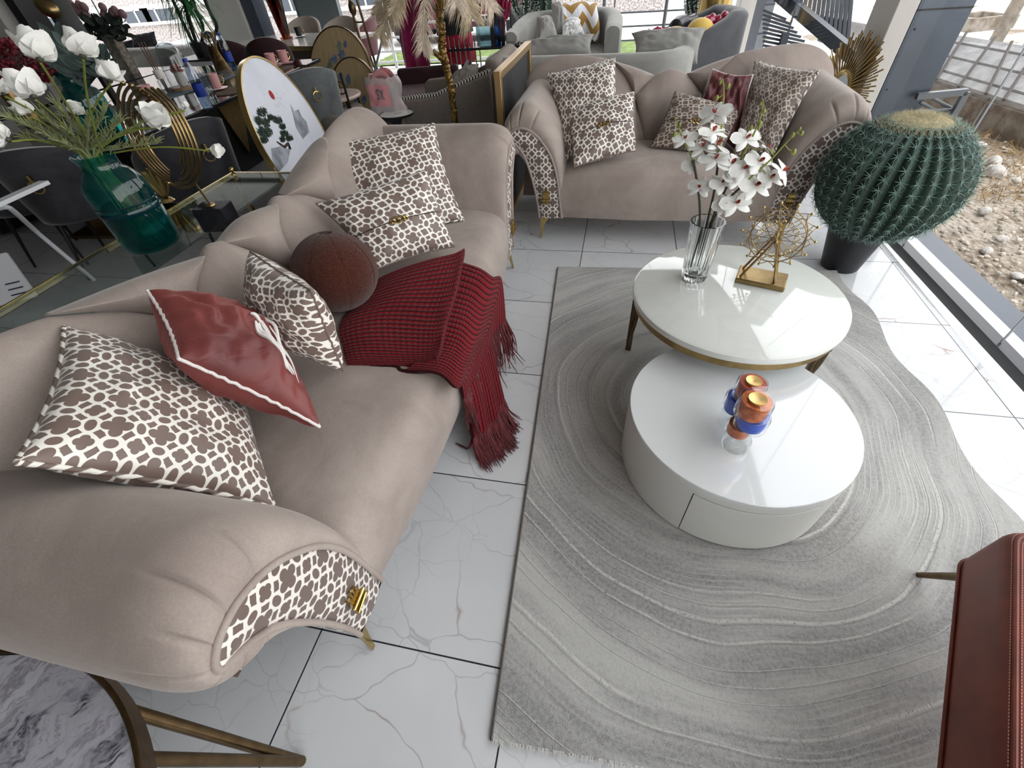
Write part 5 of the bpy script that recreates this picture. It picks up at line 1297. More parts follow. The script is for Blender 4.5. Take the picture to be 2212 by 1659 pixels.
# things in the slate armchair
BDOG = M('glossy_burgundy', (150, 20, 62), .12, 0, .6, coat=.5)
b = aY(1548, 66, 6.35); t = thing('balloon_dog_ornament', 'glossy burgundy balloon animal ornament in the slate armchair', 'ornament', b-V((0, 0, .14)))
def bl(px1, px2, r, Y=6.3): 
    a, c = aY(*px1, Y), aY(*px2, Y); q = (c-a); m = MB().tube([a.lerp(c, i/10) for i in range(11)], [max(.006, r*math.sin(PI*(.08+.84*i/10))**.5) for i in range(11)], 12); return m
part('body', bl((1510, 54), (1546, 44), .062), BDOG, t, world=True, smooth=180); part('neck', bl((1542, 46), (1562, 40), .045), BDOG, t, world=True, smooth=180)
part('ear', bl((1537, 30), (1541, 44), .035), BDOG, t, world=True, smooth=180); part('ear', bl((1569, 24), (1562, 42), .040), BDOG, t, world=True, smooth=180)
part('muzzle', bl((1562, 44), (1576, 50), .045), BDOG, t, world=True, smooth=180)
part('leg', bl((1545, 52), (1534, 72), .045), BDOG, t, world=True, smooth=180); part('leg', bl((1524, 50), (1518, 76), .045), BDOG, t, world=True, smooth=180)
YEL = M('mustard_velvet', (206, 172, 82), .8, sheen=.3)
t = solo('ball_cushion', 'round mustard yellow cushion tucked in the slate armchair', 'cushion', MB().ball((0, 0, 0), (.15, .15, .14), 20, 12), YEL, group=G3, smooth=180); t.location = aY(1510, 74, 6.15)
t = solo('ball_cushion', 'flat yellow cushion left of the burgundy ornament', 'cushion', MB().ball((0, 0, 0), (.13, .1, .06), 20, 12), YEL, group=G3, smooth=180); t.location = aY(1458, 72, 6.2)
t = solo('red_cloth', 'crumpled dark red cloth beside the yellow cushion', 'cloth', MB().grid(lambda u, v: ((u-.5)*.32, (v-.5)*.2, .05*noise.noise(V((u*5, v*4, 1)))+.03), 20, 14), BDOG, thick=.01); t.location = aY(1432, 74, 6.2)
LEAB = M('black_leather', (40, 40, 46), .3, bmp=(90, .2))
t = solo('leather_bolster', 'black leather bolster along the slate armchair arm', 'cushion', MB().tube(cr([aY(1458, 62, 6.6), aY(1470, 52, 6.7), aY(1492, 49, 6.8), aY(1504, 40, 6.9)], 20), [.03]+[.085]*9+[.07]*8+[.05, .04, .02], 14), LEAB, smooth=180)
# leaning framed picture seen from the back
t = thing('picture_frame', 'gold edged picture frame leaning with its black back showing', 'picture', (-.745, 3.15, 0))
x0, x1, zt = -.745, -.70, .925
part('frame', MB().bar((x0, 3.10, zt-.02), (x0, 4.22, zt-.02), .05, .04).bar((x0, 3.12, 0.0), (x0, 3.12, zt), .05, .04, (1, 0, 0)).bar((x0, 4.20, 0.0), (x0, 4.20, zt), .05, .04, (1, 0, 0)).bar((x0, 3.10, .03), (x0, 4.22, .03), .05, .04), M('satin_gold', (190, 160, 114), .3, .8), t, world=True, bev=.002)
part('backing', MB().box((x0-.004, 3.66, zt/2), (.012, 1.06, zt-.06)), M('black_backing', (20, 20, 22), .7), t, world=True)

# plume floor lamp with a gilded branch stem
lb = aY(985, 285, 3.75); t = thing('plume_lamp', 'floor lamp of pale ostrich plumes on a gilded branch stem', 'lamp', (lb.x, 3.75, 0))
tp = [(990, 310), (984, 270), (979, 225), (974, 190), (966, 150), (958, 122), (955, 90), (954, 60), (948, 25), (947, -10)]
pts = [(lb.x, 3.75, .01)]+[aY(x, y, 3.75) for x, y in tp]+[aY(946, -60, 3.75)]
part('stem', MB().tube([p+V((rnd(-.006, .006), rnd(-.006, .006), 0)) for p in cr(pts, 70)], [.027*(1+.25*noise.noise(V((i*.5, 0, 0)))) for i in range(71)], 10), BARK, t, world=True, smooth=180)
part('branch', MB().tube(cr([aY(957, 128, 3.75), aY(945, 118, 3.74), aY(934, 111, 3.73)], 12), [.024]*5+[.02]*4+[.021, .023, .02, .012], 9), BARK, t, world=True, smooth=180)
part('foot', MB().lathe([(0, 0), (.17, 0), (.16, .02), (.03, .035), (0, .035)], n=32), BRASS, t)
top = aY(950, -70, 3.75)
part('socket', MB().tube([aY(958, 18, 3.74), aY(957, -60, 3.74)], .024, 12), GOLD, t, world=True)
def plume(px, L, w, m):
    tip = aY(*px); cv = cr([top, top.lerp(tip, .45)+V((0, 0, .16)), tip.lerp(top, .12)+V((0, 0, .04)), tip], 26); fm = MB(); vis = MB().tube(cv, [.004]*20+[.0025]*7, 5)
    for i in range(6, 27):
        T_ = (cv[min(26, i+1)]-cv[i-1]).normalized(); sd = T_.cross(-CF).normalized(); q = math.sin(PI*min(1, (i-4)/23))**.6
        for s in (-1, 1):
            for j in range(9):
                d = sd*s*rnd(.5, 1)+T_*rnd(.3, .9)+V((rnd(-.3, .3), rnd(-.3, .3), -rnd(.1, .5))); l = w*q*rnd(.55, 1.1); p = cv[i].lerp(cv[i-1], j/9)
                k = T_*.0042; a = p+d.normalized()*l*.55; e_ = p+d.normalized()*l+V((0, 0, -.25*l))
                fm.add([p-k, p+k, a+k, a-k, e_], [(0, 1, 2, 3), (3, 2, 4)])
    f = part('plume', fm, m, t, world=True, flat=True); part('quill', vis, M('quill', (196, 180, 150), .7) if 'quill' not in bpy.data.materials else bpy.data.materials['quill'], f, world=True)
for px, L, w, m in (((820, 78, 3.6), 1, .14, FEATH), ((846, 30, 3.55), 1, .12, FEATH), ((912, 108, 3.6), 1, .12, FEATHL), ((1018, 36, 3.7), 1, .17, FEATH), ((1066, 24, 3.85), 1, .12, FEATHL), ((812, 30, 3.7), 1, .15, FEATH), ((985, 12, 3.6), 1, .13, FEATHL)):
    plume(px, L, w, m)

# armchairs with check trim, round clock table, bag, broom
CHECK, _b = newmat('black_white_check_trim'); _o = xyz(); _k = ((_o[0]*38).fr() > .5); _k2 = ((_o[1]*38).fr() > .5)
setp(_b, mix((_k-_k2).abs(), (40, 38, 38), (222, 218, 212)), .8)
TAUPF = M('taupe_weave', (134, 124, 116), .85, var=(60, .15), bmp=(300, .4, .003)); p = aY(1000, 250, 4.2)
t = thing('armchair', 'taupe armchair with black and white check trim beside the plume lamp', 'armchair', (-1.46, 4.62, 0))
part('side', MB().prism([(-.52, .08), (.40, .08), (.40, .74), (.2, .68), (-.1, .585), (-.48, .56), (-.52, .52)], -.04, .04, lambda u, v, h: (u, -.42+h, v)), TAUPF, t, bev=.015)
part('side', MB().prism([(-.52, .08), (.40, .08), (.40, .74), (.2, .68), (-.1, .585), (-.48, .56), (-.52, .52)], -.04, .04, lambda u, v, h: (u, .42+h, v)), TAUPF, t, bev=.015)
part('check_trim', MB().tube([(-.50, -.42, .555), (-.47, -.42, .567), (-.1, -.42, .592), (.2, -.42, .688), (.40, -.42, .746)], .022, 8), CHECK, t, label='black and white check trim')
part('back', MB().box((.40, 0, .45), (.12, .84, .74), 0), TAUPF, t, bev=.05); part('seat', loaf(rr(-.5, .36, -.38, .38, .06), .1, .40, .06), TAUPF, t)
cush('taupe grey cushion inside the check trimmed armchair', [aY(978, 163, 4.55), aY(1033, 138, 4.55), aY(1036, 182, 4.35), aY(972, 214, 4.3)], .07, M('grey_rib_weave', (140, 134, 128), .85, bmp=(200, .5)))
t = thing('armchair', 'brown armchair with black and chrome bar arm beyond the round table', 'armchair', (-2.1, 5.3, 0), .2)
part('seat', loaf(rr(-.4, .4, -.4, .4, .08), .12, .42, .07), M('mauve_brown_velvet', (98, 78, 80), .8), t); part('back', MB().box((.0, .40, .42), (.7, .1, .30)), BURGV, t, bev=.04)
part('arm_frame', MB().tube(cr([(.48, -.34, .01), (.48, -.34, .52), (.48, -.26, .60), (.48, .20, .60), (.48, .26, .55), (.48, .26, .01)], 40), .02, 8), BLACKM, t); part('arm_frame', MB().tube(cr([(-.48, -.34, .01), (-.48, -.34, .52), (-.48, -.26, .60), (-.48, .20, .60), (-.48, .26, .55), (-.48, .26, .01)], 40), .02, 8), BLACKM, t)
p = at(856, 245, .52); t = thing('round_side_table', 'small round white topped pedestal table behind the long sofa', 'side table', (p.x, p.y, 0))
part('top', MB().lathe([(0, .50), (.13, .50), (.148, .508), (.15, .522), (.144, .524), (.14, .518), (0, .518)], n=44), BLACKM, t); part('marble', MB().lathe([(0, .519), (.138, .519), (.138, .521), (0, .521)], n=44), MARB, t)
part('pedestal', MB().lathe([(.09, 0), (.09, .012), (.03, .05), (.028, .46), (.05, .50)], n=24), M('deep_navy', (26, 34, 44), .3), t)
part('printed_mark', MB().box((.0, -.01, .5212), (.035, .014, .0006), .7).box((.03, .012, .5212), (.012, .03, .0006), .3), M('grey_print', (90, 90, 94), .6), t)
t = roomsofa('low taupe bench sofa behind the round pedestal table', (-2.30, 4.32, 0), math.radians(178), .66, .7, .50, TAUPF, .46, .38, .2)
# plastic bag
BAGM, _b = newmat('pink_translucent_bag'); _o = xyz(); setp(_b, mix(nz(_o[3], 5, 3).st(.35, .65), (214, 190, 188), (190, 186, 186)), .35, 0, .5); _b.inputs['Transmission Weight'].default_value = .25
p = at(843, 255, .455); t = thing('plastic_bag', 'crumpled pink and white plastic carrier bag on the taupe bench', 'bag', p)
def bag(u, v):
    a = 2*PI*u; r = (.17-.03*v)*(1+.2*noise.noise(V((math.cos(a)*2, math.sin(a)*2, v*3)))); return V((r*math.cos(a), r*.55*math.sin(a), .31*v*(1+.14*noise.noise(V((math.cos(a)*3, math.sin(a)*3, 7))))))
part('body', MB().grid(bag, 40, 20, cu=True).add([(0, 0, .004)], []), BAGM, t, smooth=180)
for s in (-1, 1): part('handle', MB().grid(lambda u, v: V((.02+.09*math.cos(PI*u)*(1-.15*v), s*.05, .27+.09*math.sin(PI*u)*(1-.5*v))), 20, 3), M('pink_film', (220, 150, 152), .35), t, smooth=180, thick=.003)
part('pink_patch', MB().grid(lambda u, v: bag(.62+.22*u, .35+.5*v)*1.015, 14, 14), bpy.data.materials['pink_film'], t, smooth=180, label='pink printed panel')
q_ = [bag(.71+.07*i, z) *1.03 for i, z in ((0, .72), (0, .5), (1, .5), (1, .72))]
part('printed_letters', MB().tube(cr([(lambda a, b: q_[0].lerp(q_[3], a).lerp(q_[1].lerp(q_[2], a), b))(a, b) for a, b in ((.42, .12), (.2, .0), (.02, .2), (.2, .48), (.42, .78), (.2, 1), (.0, .86))], 20), .006, 5).tube([q_[0].lerp(q_[3], .6), q_[2]], .006, 5).tube([q_[3], q_[1].lerp(q_[2], .6)], .006, 5), M('grey_ink', (120, 116, 122), .6), t)
# broom
a, b = aY(733, 150, 5.4), aY(760, 90, 5.4)
b0, b1 = aY(843, 165, 4.9), aY(823, 85, 5.0); b0, b1 = aY(808, 160, 4.9), aY(826, 84, 5.0)
t = thing('broom', 'upturned broom with grey stick and pink and black head', 'broom', (b0.x, b0.y, b0.z-.15))
part('stick', MB().tube([b0, b1], .011, 8), M('grey_stick', (110, 118, 126), .5), t, world=True)
part('head', MB().prism([(-.035, 0), (.035, 0), (.07, -.10), (-.07, -.10)], -.02, .02, lambda u, v, h: b0+CR*(u-.02)+V((0, h, v))), M('pink_plastic', (196, 90, 120), .4), t, world=True); br_ = MB()
for i in range(160):
    x = rnd(-.075, .075); s_ = b0+CR*(x*.9-.02)+V((0, rnd(-.02, .02), -.10)); br_.tube([s_, s_+CR*(x*.25)+V((0, 0, -.09))], .003, 4, cap=False)
part('bristles', br_, BLACKM, t, world=True)

# magenta cloth hanging on a rail, and the person beyond
mp = aY(905, 120, 6.9)
t = thing('hanging_cloth', 'long magenta cloth hanging in folds behind the plumes', 'cloth', (mp.x, 6.9, 0.02))
L_ = [aY(856, 10, 6.9), aY(864, 100, 6.9), aY(880, 170, 6.9), aY(900, 216, 6.9)]; R_ = [aY(924, 0, 6.9), aY(928, 100, 6.9), aY(934, 160, 6.9), aY(942, 212, 6.9)]
L_ = [aY(866, -60, 6.9)]+L_; R_ = [aY(912, -60, 6.9)]+R_
fm_ = sheet([cr(L_, 6), [l.lerp(r, .33) for l, r in zip(cr(L_, 6), cr(R_, 6))], [l.lerp(r, .66) for l, r in zip(cr(L_, 6), cr(R_, 6))], cr(R_, 6)], 40, 40, lambda u, v: (0, .05*math.sin(v*16+u*2), 0))
part('cloth', MB().grid(fm_, 40, 40), MAGENTA, t, world=True, smooth=180, thick=.01)
part('rail_stand', MB().tube([(0, .09, 0), (0, .09, 1.65)], .014, 8).tube([(-.25, .09, 1.62), (.25, .09, 1.62)], .012, 8), CHROME, t)
pb = aY(988, 120, 6.55)
t = thing('person', 'person in black top and red skirt standing behind the plumes, hand on hip', 'person', (pb.x, 6.55, 0), .1)
SKIN = M('skin', (118, 84, 68), .6); BLKF = M('black_cotton', (24, 23, 25), .85, bmp=(80, .3)); REDF = M('red_cotton', (164, 20, 52), .8, bmp=(80, .3))
me = bpy.data.meshes.new('body'); bv = [(0, 0, .92), (0, 0, 1.15), (0, 0, 1.40), (0, -.01, 1.52), (0, -.02, 1.63), (-.18, 0, 1.38), (-.34, .03, 1.14), (-.18, -.10, 1.00), (.18, 0, 1.38), (.22, 0, 1.10), (.22, -.05, .86),
      (-.09, 0, .86), (-.10, 0, .48), (-.10, .02, .09), (-.10, -.12, .035), (.09, 0, .86), (.10, 0, .48), (.11, .02, .09), (.12, -.12, .035), (-.13, -.13, .96), (.22, -.07, .78)]
be = [(0, 1), (1, 2), (2, 3), (3, 4), (2, 5), (5, 6), (6, 7), (2, 8), (8, 9), (9, 10), (0, 11), (11, 12), (12, 13), (13, 14), (0, 15), (15, 16), (16, 17), (17, 18), (7, 19), (10, 20)]
br2 = [.15, .125, .13, .05, .085, .055, .042, .028, .055, .042, .028, .085, .058, .042, .032, .085, .058, .042, .032, .03, .03]
me.from_pydata(bv, be, []); bo = bpy.data.objects.new('body', me); COL.objects.link(bo); bo.parent = t; me.materials.append(SKIN)
md = bo.modifiers.new('k', 'SKIN'); sub_ = bo.modifiers.new('s', 'SUBSURF'); sub_.levels = sub_.render_levels = 2
for v, r in zip(me.skin_vertices[0].data, br2): v.radius = (r, r*.82)
me.skin_vertices[0].data[0].use_root = True
part('hair', MB().ball((0, .02, 1.66), (.105, .115, .115), 20, 12), M('black_hair', (20, 18, 18), .6), t)
part('top', MB().lathe([(.222, .76), (.212, .9), (.165, 1.12), (.19, 1.36), (.13, 1.46), (.07, 1.50)], n=32, cap=False, fl=lambda a, j: 1+.06*math.sin(a*7)*(j < 2)).tube([(-.14, 0, 1.40), (-.27, .02, 1.24)], [.085, .075], 14).tube([(.14, 0, 1.40), (.215, 0, 1.22)], [.085, .075], 14), BLKF, t, smooth=180)
part('skirt', MB().lathe([(.215, .47), (.21, .6), (.20, .78), (.17, .98)], n=36, cap=False, fl=lambda a, j: 1+.05*math.sin(a*9)*(j < 2)), REDF, t, smooth=180, thick=.006)
lg = MB()
for s in (-1, 1): lg.tube([(s*.095, 0, .6), (s*.10, 0, .46), (s*.105, .02, .1)], [.078, .066, .05], 14)
part('leggings', lg, BLKF, t, smooth=180)
for s in (-1, 1): part('shoe', MB().ball((s*.11, -.06, .045), (.052, .135, .05), 14, 8), BLACKM, t)
# chrome console with glass ornaments
p = aY(1045, 100, 6.2)
t = thing('chrome_console', 'black topped console table on chrome rods near the red coral', 'console table', (p.x, 6.3, 0)); tz = p.z
part('top', MB().box((.05, 0, tz-.012), (.95, .36, .024)), TB, t)
for i in range(7): part('rod', MB().tube([(-.40+.06*i, -.15+.02*(i % 2), 0), (-.40+.06*i, -.15+.02*(i % 2), tz+.12-.02*(i % 3))], .007, 8), CHROME, t)
part('rod', MB().tube([(.5, .15, 0), (.5, .15, tz-.02)], .012, 8), CHROME, t); part('rod', MB().tube([(.5, -.15, 0), (.5, -.15, tz-.02)], .012, 8), CHROME, t)
AQ = pane('aqua_glass', (170, 200, 206), 1.5)
q = V((aY(1050, 95, 6.25).x, 6.25, tz)); t = thing('glass_jar', 'square aqua glass jar with a slate blue flower', 'jar', q)
part('jar', MB().box((0, 0, .14), (.17, .17, .27)), AQ, t); bf_ = MB()
for i in range(60):
    a, e_ = rnd(0, 2*PI), rnd(-.3, 1.2); d = V((math.cos(a)*math.cos(e_), math.sin(a)*math.cos(e_), math.sin(e_))); bf_.leaf(V((0, 0, .36)), V((0, 0, .36))+d*rnd(.1, .15), .075, (0, 0, 1), .2)
part('flower', bf_, M('slate_blue_petal', (78, 92, 108), .8), t)
for lab, px, w_, h_, m_ in (('tall black square candle beside the aqua jar', 1066, .045, .44, BLACKP), ('blue glass block right of the black candle', 1077, .06, .36, pane('blue_glass', (70, 120, 170), 1.4)), ('clear thin glass block at the end of the chrome console', 1088, .05, .33, AQ)):
    solo('glass_block', lab, 'ornament', MB().box((aY(px, 95, 6.25).x, 6.25, tz+h_/2), (w_, w_, h_)), m_, group='blocks on the chrome console')
b = aY(1083, 52, 6.4); t = thing('coral_branch', 'dark red coral branch ornament by the far window', 'ornament', (b.x, b.y, tz)); cb_ = MB()
for i in range(16):
    p0 = V((0, 0, .05)); d = V((rnd(-.35, .35), rnd(-.2, .2), 1)).normalized(); cv = [p0]
    for k in range(9): d = (d+V((rnd(-.5, .5), rnd(-.3, .3), .25))).normalized(); cv.append(cv[-1]+d*.085)
    cb_.tube(cr(cv, 26), [.015*(1+.4*math.sin(j*1.9)) for j in range(27)], 6)
part('branches', cb_, M('coral_red', (150, 16, 66), .6, bmp=(60, .6, .01)), t, smooth=180); part('foot', MB().box((0, 0, .035), (.09, .09, .07)), BLACKP, t)
# column cacti and brass pot
def colcactus(label, px, Y, arms):
    b = aY(*px, Y); t = thing('column_cactus', label, 'cactus', (b.x, Y, 0))
    part('pot', MB().lathe([(0, 0), (.13, 0), (.17, .3), (.155, .3), (0, .27)], n=28), BLACKP, t)
    for pts, r in arms:
        P = cr([(0, 0, .25)]+[V(aY(x, y, Y))-V((b.x, Y, 0)) for x, y in pts], 24); m = MB(); T_ = []
        m.grid(lambda u, v: P[int(v*24+.5)]+(V((math.cos(2*PI*u), math.sin(2*PI*u), 0))*r*(1-.22*abs(math.cos(u*2*PI*4)))*(1 if v < .9 else math.cos((v-.9)*14))), 48, 24, cu=True)
        a = part('stem', m, CACTI, t, smooth=180); sp = MB()
        for i in range(2, 24):
            for k in range(8):
                an = (k+.5)*PI/4; o = V((math.cos(an), math.sin(an), 0)); c = P[i]+o*r
                for j in range(5): sp.tube([c, c+(o+V((rnd(-.7, .7), rnd(-.7, .7), rnd(-.7, .7)))).normalized()*.035], .004, 3, cap=False)
        part('spines', sp, M('white_spines', (214, 220, 214), .8) if 'white_spines' not in bpy.data.materials else bpy.data.materials['white_spines'], a, kind='stuff', flat=True)
colcactus('three armed column cactus left of the pale grey sofa', (1135, 60), 8.15, [([(1136, 45), (1139, 20), (1140, -60)], .075), ([(1128, 48), (1120, 30), (1111, 8), (1104, -60)], .055), ([(1143, 38), (1152, 10), (1156, -60)], .055)])
colcactus('thick column cactus behind the pale grey sofa', (1175, 40), 8.2, [([(1175, 20), (1174, -70)], .125)])
colcactus('column cactus beside the brass pot by the corner', (1503, 60), 7.9, [([(1498, 40), (1494, 10), (1492, -60)], .07), ([(1510, 40), (1514, 10), (1516, -60)], .085)])
b = aY(1543, 18, 7.35); solo('brass_planter', 'shiny brass planter drum above the slate armchair', 'planter', MB().lathe([(0, 0), (.19, 0), (.19, b.z+.35), (.18, b.z+.35), (.17, b.z+.2), (0, b.z+.2)], (b.x, 7.35, 0), 36), GOLD)
# thin black stand pole
b = aY(1105, 70, 7.0); t = thing('stand_pole', 'thin black lamp pole left of the column cactus', 'lamp', (b.x, 7.0, 0))
part('pole', MB().tube([(0, 0, .01), (0, 0, 1.7)], .013, 8), BLACKM, t); part('base', MB().lathe([(0, 0), (.13, 0), (.12, .02), (0, .022)], n=24), BLACKM, t); part('shade', MB().lathe([(.16, 1.62), (.1, 1.85)], n=24, cap=False), CREAM, t)
# sunburst mirror on the column
sc_ = V((1.475, 3.90, .60)); ang = math.radians(-73); nn = V((-.955, -.25, .16)).normalized(); sx, sy, nn = basis(nn)
t = thing('sunburst_mirror', 'gold sunburst mirror hanging against the pale column', 'mirror', sc_-V((0, 0, .32)))
R3 = Matrix((sx, sy, nn)).transposed(); ry = MB()
for i in range(140):
    a = 2*PI*i/140; r1 = (.325, .29, .31, .275)[i % 4]; d = sx*math.cos(a)+sy*math.sin(a); o = nn*(.012*(i % 3)-.008); ry.bar(sc_+d*.10+o, sc_+d*r1+o, .0075, .006, nn)
part('rays', ry, BRASS, t, world=True); part('ring', MB().lathe([(.088, 0), (.115, 0), (.118, .018), (.105, .03), (.09, .022), (.088, 0)], sc_, 44, cap=False, rot=R3), GOLD, t, world=True)
part('mirror_glass', MB().lathe([(0, .014), (.09, .012)], sc_, 36, cap=False, rot=R3), CHROME, t, world=True)
# greek key sofa and dracaenas at far left
KEY, _b = newmat('greek_key_fabric'); _o = xyz(); _a, _c2 = (_o[0]*9).fr(), (_o[2]*9).fr()
_m = ((_a-.5).abs().mx((_c2-.5).abs())); setp(_b, mix(((_m*5).fr()-.5).st(-.05, .05), (30, 30, 36), (222, 222, 226)), .75)
p = at(330, 105, .62); t = roomsofa('grey sofa with black key pattern trim by the far left window', (p.x, p.y+.3, 0), math.radians(170), 1.9, .9, .66, GREYV, .60)
part('key_trim', MB().box((0, -.0, .60), (1.5, .22, .04)), KEY, t, bev=.01)
for lab, c4 in (('black cushion with key pattern band on the far left sofa', [(283, 76), (333, 68), (342, 100), (290, 105)]), ('black and white key pattern cushion left on the far sofa', [(258, 92), (285, 86), (290, 115), (262, 118)])):
    cush(lab, [aY(x, y, p.y+.1-.04*i) for i, (x, y) in enumerate(c4)], .07, M('black_key_fabric', (34, 35, 40), .7, var=(30, -1.0)) if 'black_key_fabric' not in bpy.data.materials else bpy.data.materials['black_key_fabric'])
cb2 = aY(445, 122, 7.0); CZ = cb2.z; t = thing('drawer_cabinet', 'low white cabinet with black top under the dracaena', 'cabinet', (cb2.x, cb2.y, 0))
part('body', MB().box((0, 0, CZ/2-.01), (.8, .5, CZ-.02)), WHITEP, t, bev=.005); part('top', MB().box((0, 0, CZ-.01), (.86, .56, .02)), BLACKM, t)
for z in (.13, .35): part('drawer', MB().box((0, -.255, z*CZ/.5), (.72, .015, .19*CZ/.5)), WHITEP, t, bev=.003)
t = thing('dracaena_plant', 'tall dracaena plant with dark canes and green leaf tufts', 'plant', (cb2.x, cb2.y, CZ+.0005)); cY = cb2.y
part('pot', MB().lathe([(0, 0), (.12, 0), (.14, .18), (.13, .18), (0, .16)], n=24), BLACKP, t)
for x0, y0, x1, y1 in ((428, 122, 360, -30), (430, 120, 398, 8), (438, 68, 410, -20), (468, 72, 430, -40)):
    part('cane', MB().tube(cr([aY(432, 118, cY), aY(x0, y0-8, cY), aY((x0+x1)/2, (y0+y1)/2, cY), aY(x1, y1, cY)], 16), .022, 7), M('dark_cane', (28, 34, 30), .7) if 'dark_cane' not in bpy.data.materials else bpy.data.materials['dark_cane'], t, world=True)
for x, y in ((358, -22), (402, 10), (412, 22)):
    c = aY(x, y, cY); gl = MB()
    for i in range(60):
        d = V((rnd(-1, 1), rnd(-.8, .8), rnd(-.7, .6))).normalized(); L = rnd(.35, .6); P = cr([c, c+d*L*.5+V((0, 0, .08)), c+d*L+V((0, 0, -.18))], 6)
        w = d.cross(V((0, 0, 1))).normalized()*.011 if abs(d.z) < .95 else V((.011, 0, 0))
        gl.add([q+w*s*(1-(k/6)**2) for k, q in enumerate(P) for s in (-1, 1)], [(2*k, 2*k+1, 2*k+3, 2*k+2) for k in range(6)])
    part('leaf_tuft', gl, GRLEAF, t, world=True, smooth=180)

# ================================================================ OUTSIDE
ROCKM = M('pale_rock', (196, 190, 182), .95, var=(14, .3), bmp=(40, .8, .01))
def rock(label, px, r):
    b = at(*px, -.09); mb = MB().ball((0, 0, 0), (r, r*rnd(.6, .9), r*rnd(.45, .65)), 12, 8); mb.v = [tuple(V(p)*(1+.35*noise.noise(V(p)*14+V((px[0], 0, 0))))) for p in mb.v]
    o = solo('rock', label, 'rock', mb, ROCKM, group='loose rocks outside the window', smooth=25); o.location = b+V((0, 0, r*.3)); o.rotation_euler = (0, 0, rnd(0, 3))
for lab, px, r in (('white rock nearest the cactus spines outside', (2143, 358), .075), ('second white rock just below the first one outside', (2142, 378), .085), ('flat white stone by the thin rod outside', (2112, 318), .06), ('small white stone below the concrete kerb outside', (2090, 302), .05), ('dark stone on dirt right of the cactus', (2160, 520), .04), ('small grey stone near the ledge outside', (2130, 545), .035),
                   ('pale stone at the right edge of dirt outside', (2195, 600), .035), ('grey stone beside the facade ledge', (2165, 660), .03), ('stone half way between rocks and ledge', (2125, 460), .04), ('stone at far right below kerb', (2195, 395), .04)): rock(lab, px, r)
db = MB()
for i in range(900):
    px, py = rnd(1990, 2330), rnd(262, 760)
    b = at(px, py, -.09); 
    if b.x < rloc(.4, 0).x+.05-.041*(b.y-3): continue
    r = rnd(.004, .022); v0 = len(db.v); db.ball(b+V((0, 0, r*.2)), (r, r*rnd(.5, 1), r*rnd(.3, .7)), 6, 4, Matrix.Rotation(rnd(0, 3), 3, 'Z'))
solo('rubble', 'scattered stone chips over the dirt outside the window', 'rubble', db, M('stone_chips', (196, 186, 172), .95, var=(6, .45)), kind='stuff', flat=True)
tw = MB()
for i in range(700):
    c = at(rnd(2060, 2212), rnd(290, 440), -.09) if i % 2 else at(rnd(2000, 2120), rnd(225, 300), -.09); d = V((rnd(-1, 1), rnd(-1, 1), rnd(.1, 1.2))).normalized()*rnd(.04, .12); tw.tube([c, c+d], [.003, .001], 3, cap=False)
solo('dry_grass', 'dry straw tufts against the concrete kerb outside', 'grass', tw, M('straw', (176, 146, 98), .9, var=(8, .3)), kind='stuff', flat=True)
# concrete kerb, boards and battens
KL, KR = at(1975, 165, .14), at(2300, 272, .14); kd = (KR-KL).normalized(); kn = V((-kd.y, kd.x, 0)).normalized(); kn = kn if kn.y > 0 else -kn
CONC = M('weathered_concrete', (150, 142, 132), .95, var=(7, .35), bmp=(30, .6, .01), col2=(112, 98, 84))
kb = MB().prism([(0, -.16), (.16, -.16), (.16, .13), (0, .13)], 0, (KR-KL).length, lambda u, v, h: KL*1+kd*h+kn*u+V((0, 0, v-KL.z)) + V((0, 0, 0)))
solo('concrete_kerb', 'low weathered concrete kerb wall outside under the boards', 'kerb', kb, CONC)
BOARD = M('grey_timber_board', (172, 170, 169), .85, var=(9, .25), bmp=(60, .5, .005))
F0, F1 = at(2035, 85, .42), at(2330, 135, .42)
for i in range(6):
    a0, a1 = i/6+.008, (i+1)/6-.012; mb = MB(); A0, A1, B0, B1 = KL.lerp(F0, a0), KR.lerp(F1, a0), KL.lerp(F0, a1), KR.lerp(F1, a1); up = V((0, 0, .025))
    z = V((0, 0, .012*(i % 2)+.02)); vs = [A0+z, A1+z, B1+z, B0+z]; vs += [p+up for p in vs]; mb.add(vs, [(3, 2, 1, 0), (4, 5, 6, 7), (0, 1, 5, 4), (1, 2, 6, 5), (2, 3, 7, 6), (3, 0, 4, 7)])
    solo('timber_board', ('lowest grey board resting on the concrete kerb', 'second grey board up from the kerb', 'third grey board up from the kerb', 'fourth grey board up from the kerb', 'fifth grey board up from the kerb', 'topmost grey board farthest from the kerb')[i], 'board', mb, BOARD, group='grey boards sloping up outside the window')
solo('board_prop', 'rough timber prop under the sloping boards', 'board', MB().bar(F0.lerp(F1, .0)+V((0, 0, -.03)), F0.lerp(F1, 1)+V((0, 0, -.03)), .08, .06).bar(F0.lerp(F1, .3)-V((0, 0, .03)), V((F0.lerp(F1, .3).x, F0.lerp(F1, .3).y, -.1)), .1).bar(F0.lerp(F1, .8)-V((0, 0, .03)), V((F0.lerp(F1, .8).x, F0.lerp(F1, .8).y, -.1)), .1), BOARD)
BATT = M('dark_batten', (92, 86, 82), .8)
for i, (p0, p1) in enumerate((((2022, 172), (2088, 70)), ((2070, 188), (2150, 80)), ((2130, 203), (2186, 90)), ((2168, 216), (2225, 130)))):
    q = lambda px: (lambda n_: onplane(px, KL+V((0, 0, .075)), n_))(kd.cross(F0-KL).normalized())
    solo('batten', ('leftmost thin dark rod lying on the boards', 'second thin dark rod from left on the boards', 'third thin dark rod from left on the boards', 'rightmost thin dark rod lying on the boards')[i], 'rod', MB().tube([q(p0), q(p1)], .013, 7), BATT, group='dark rods across the boards')
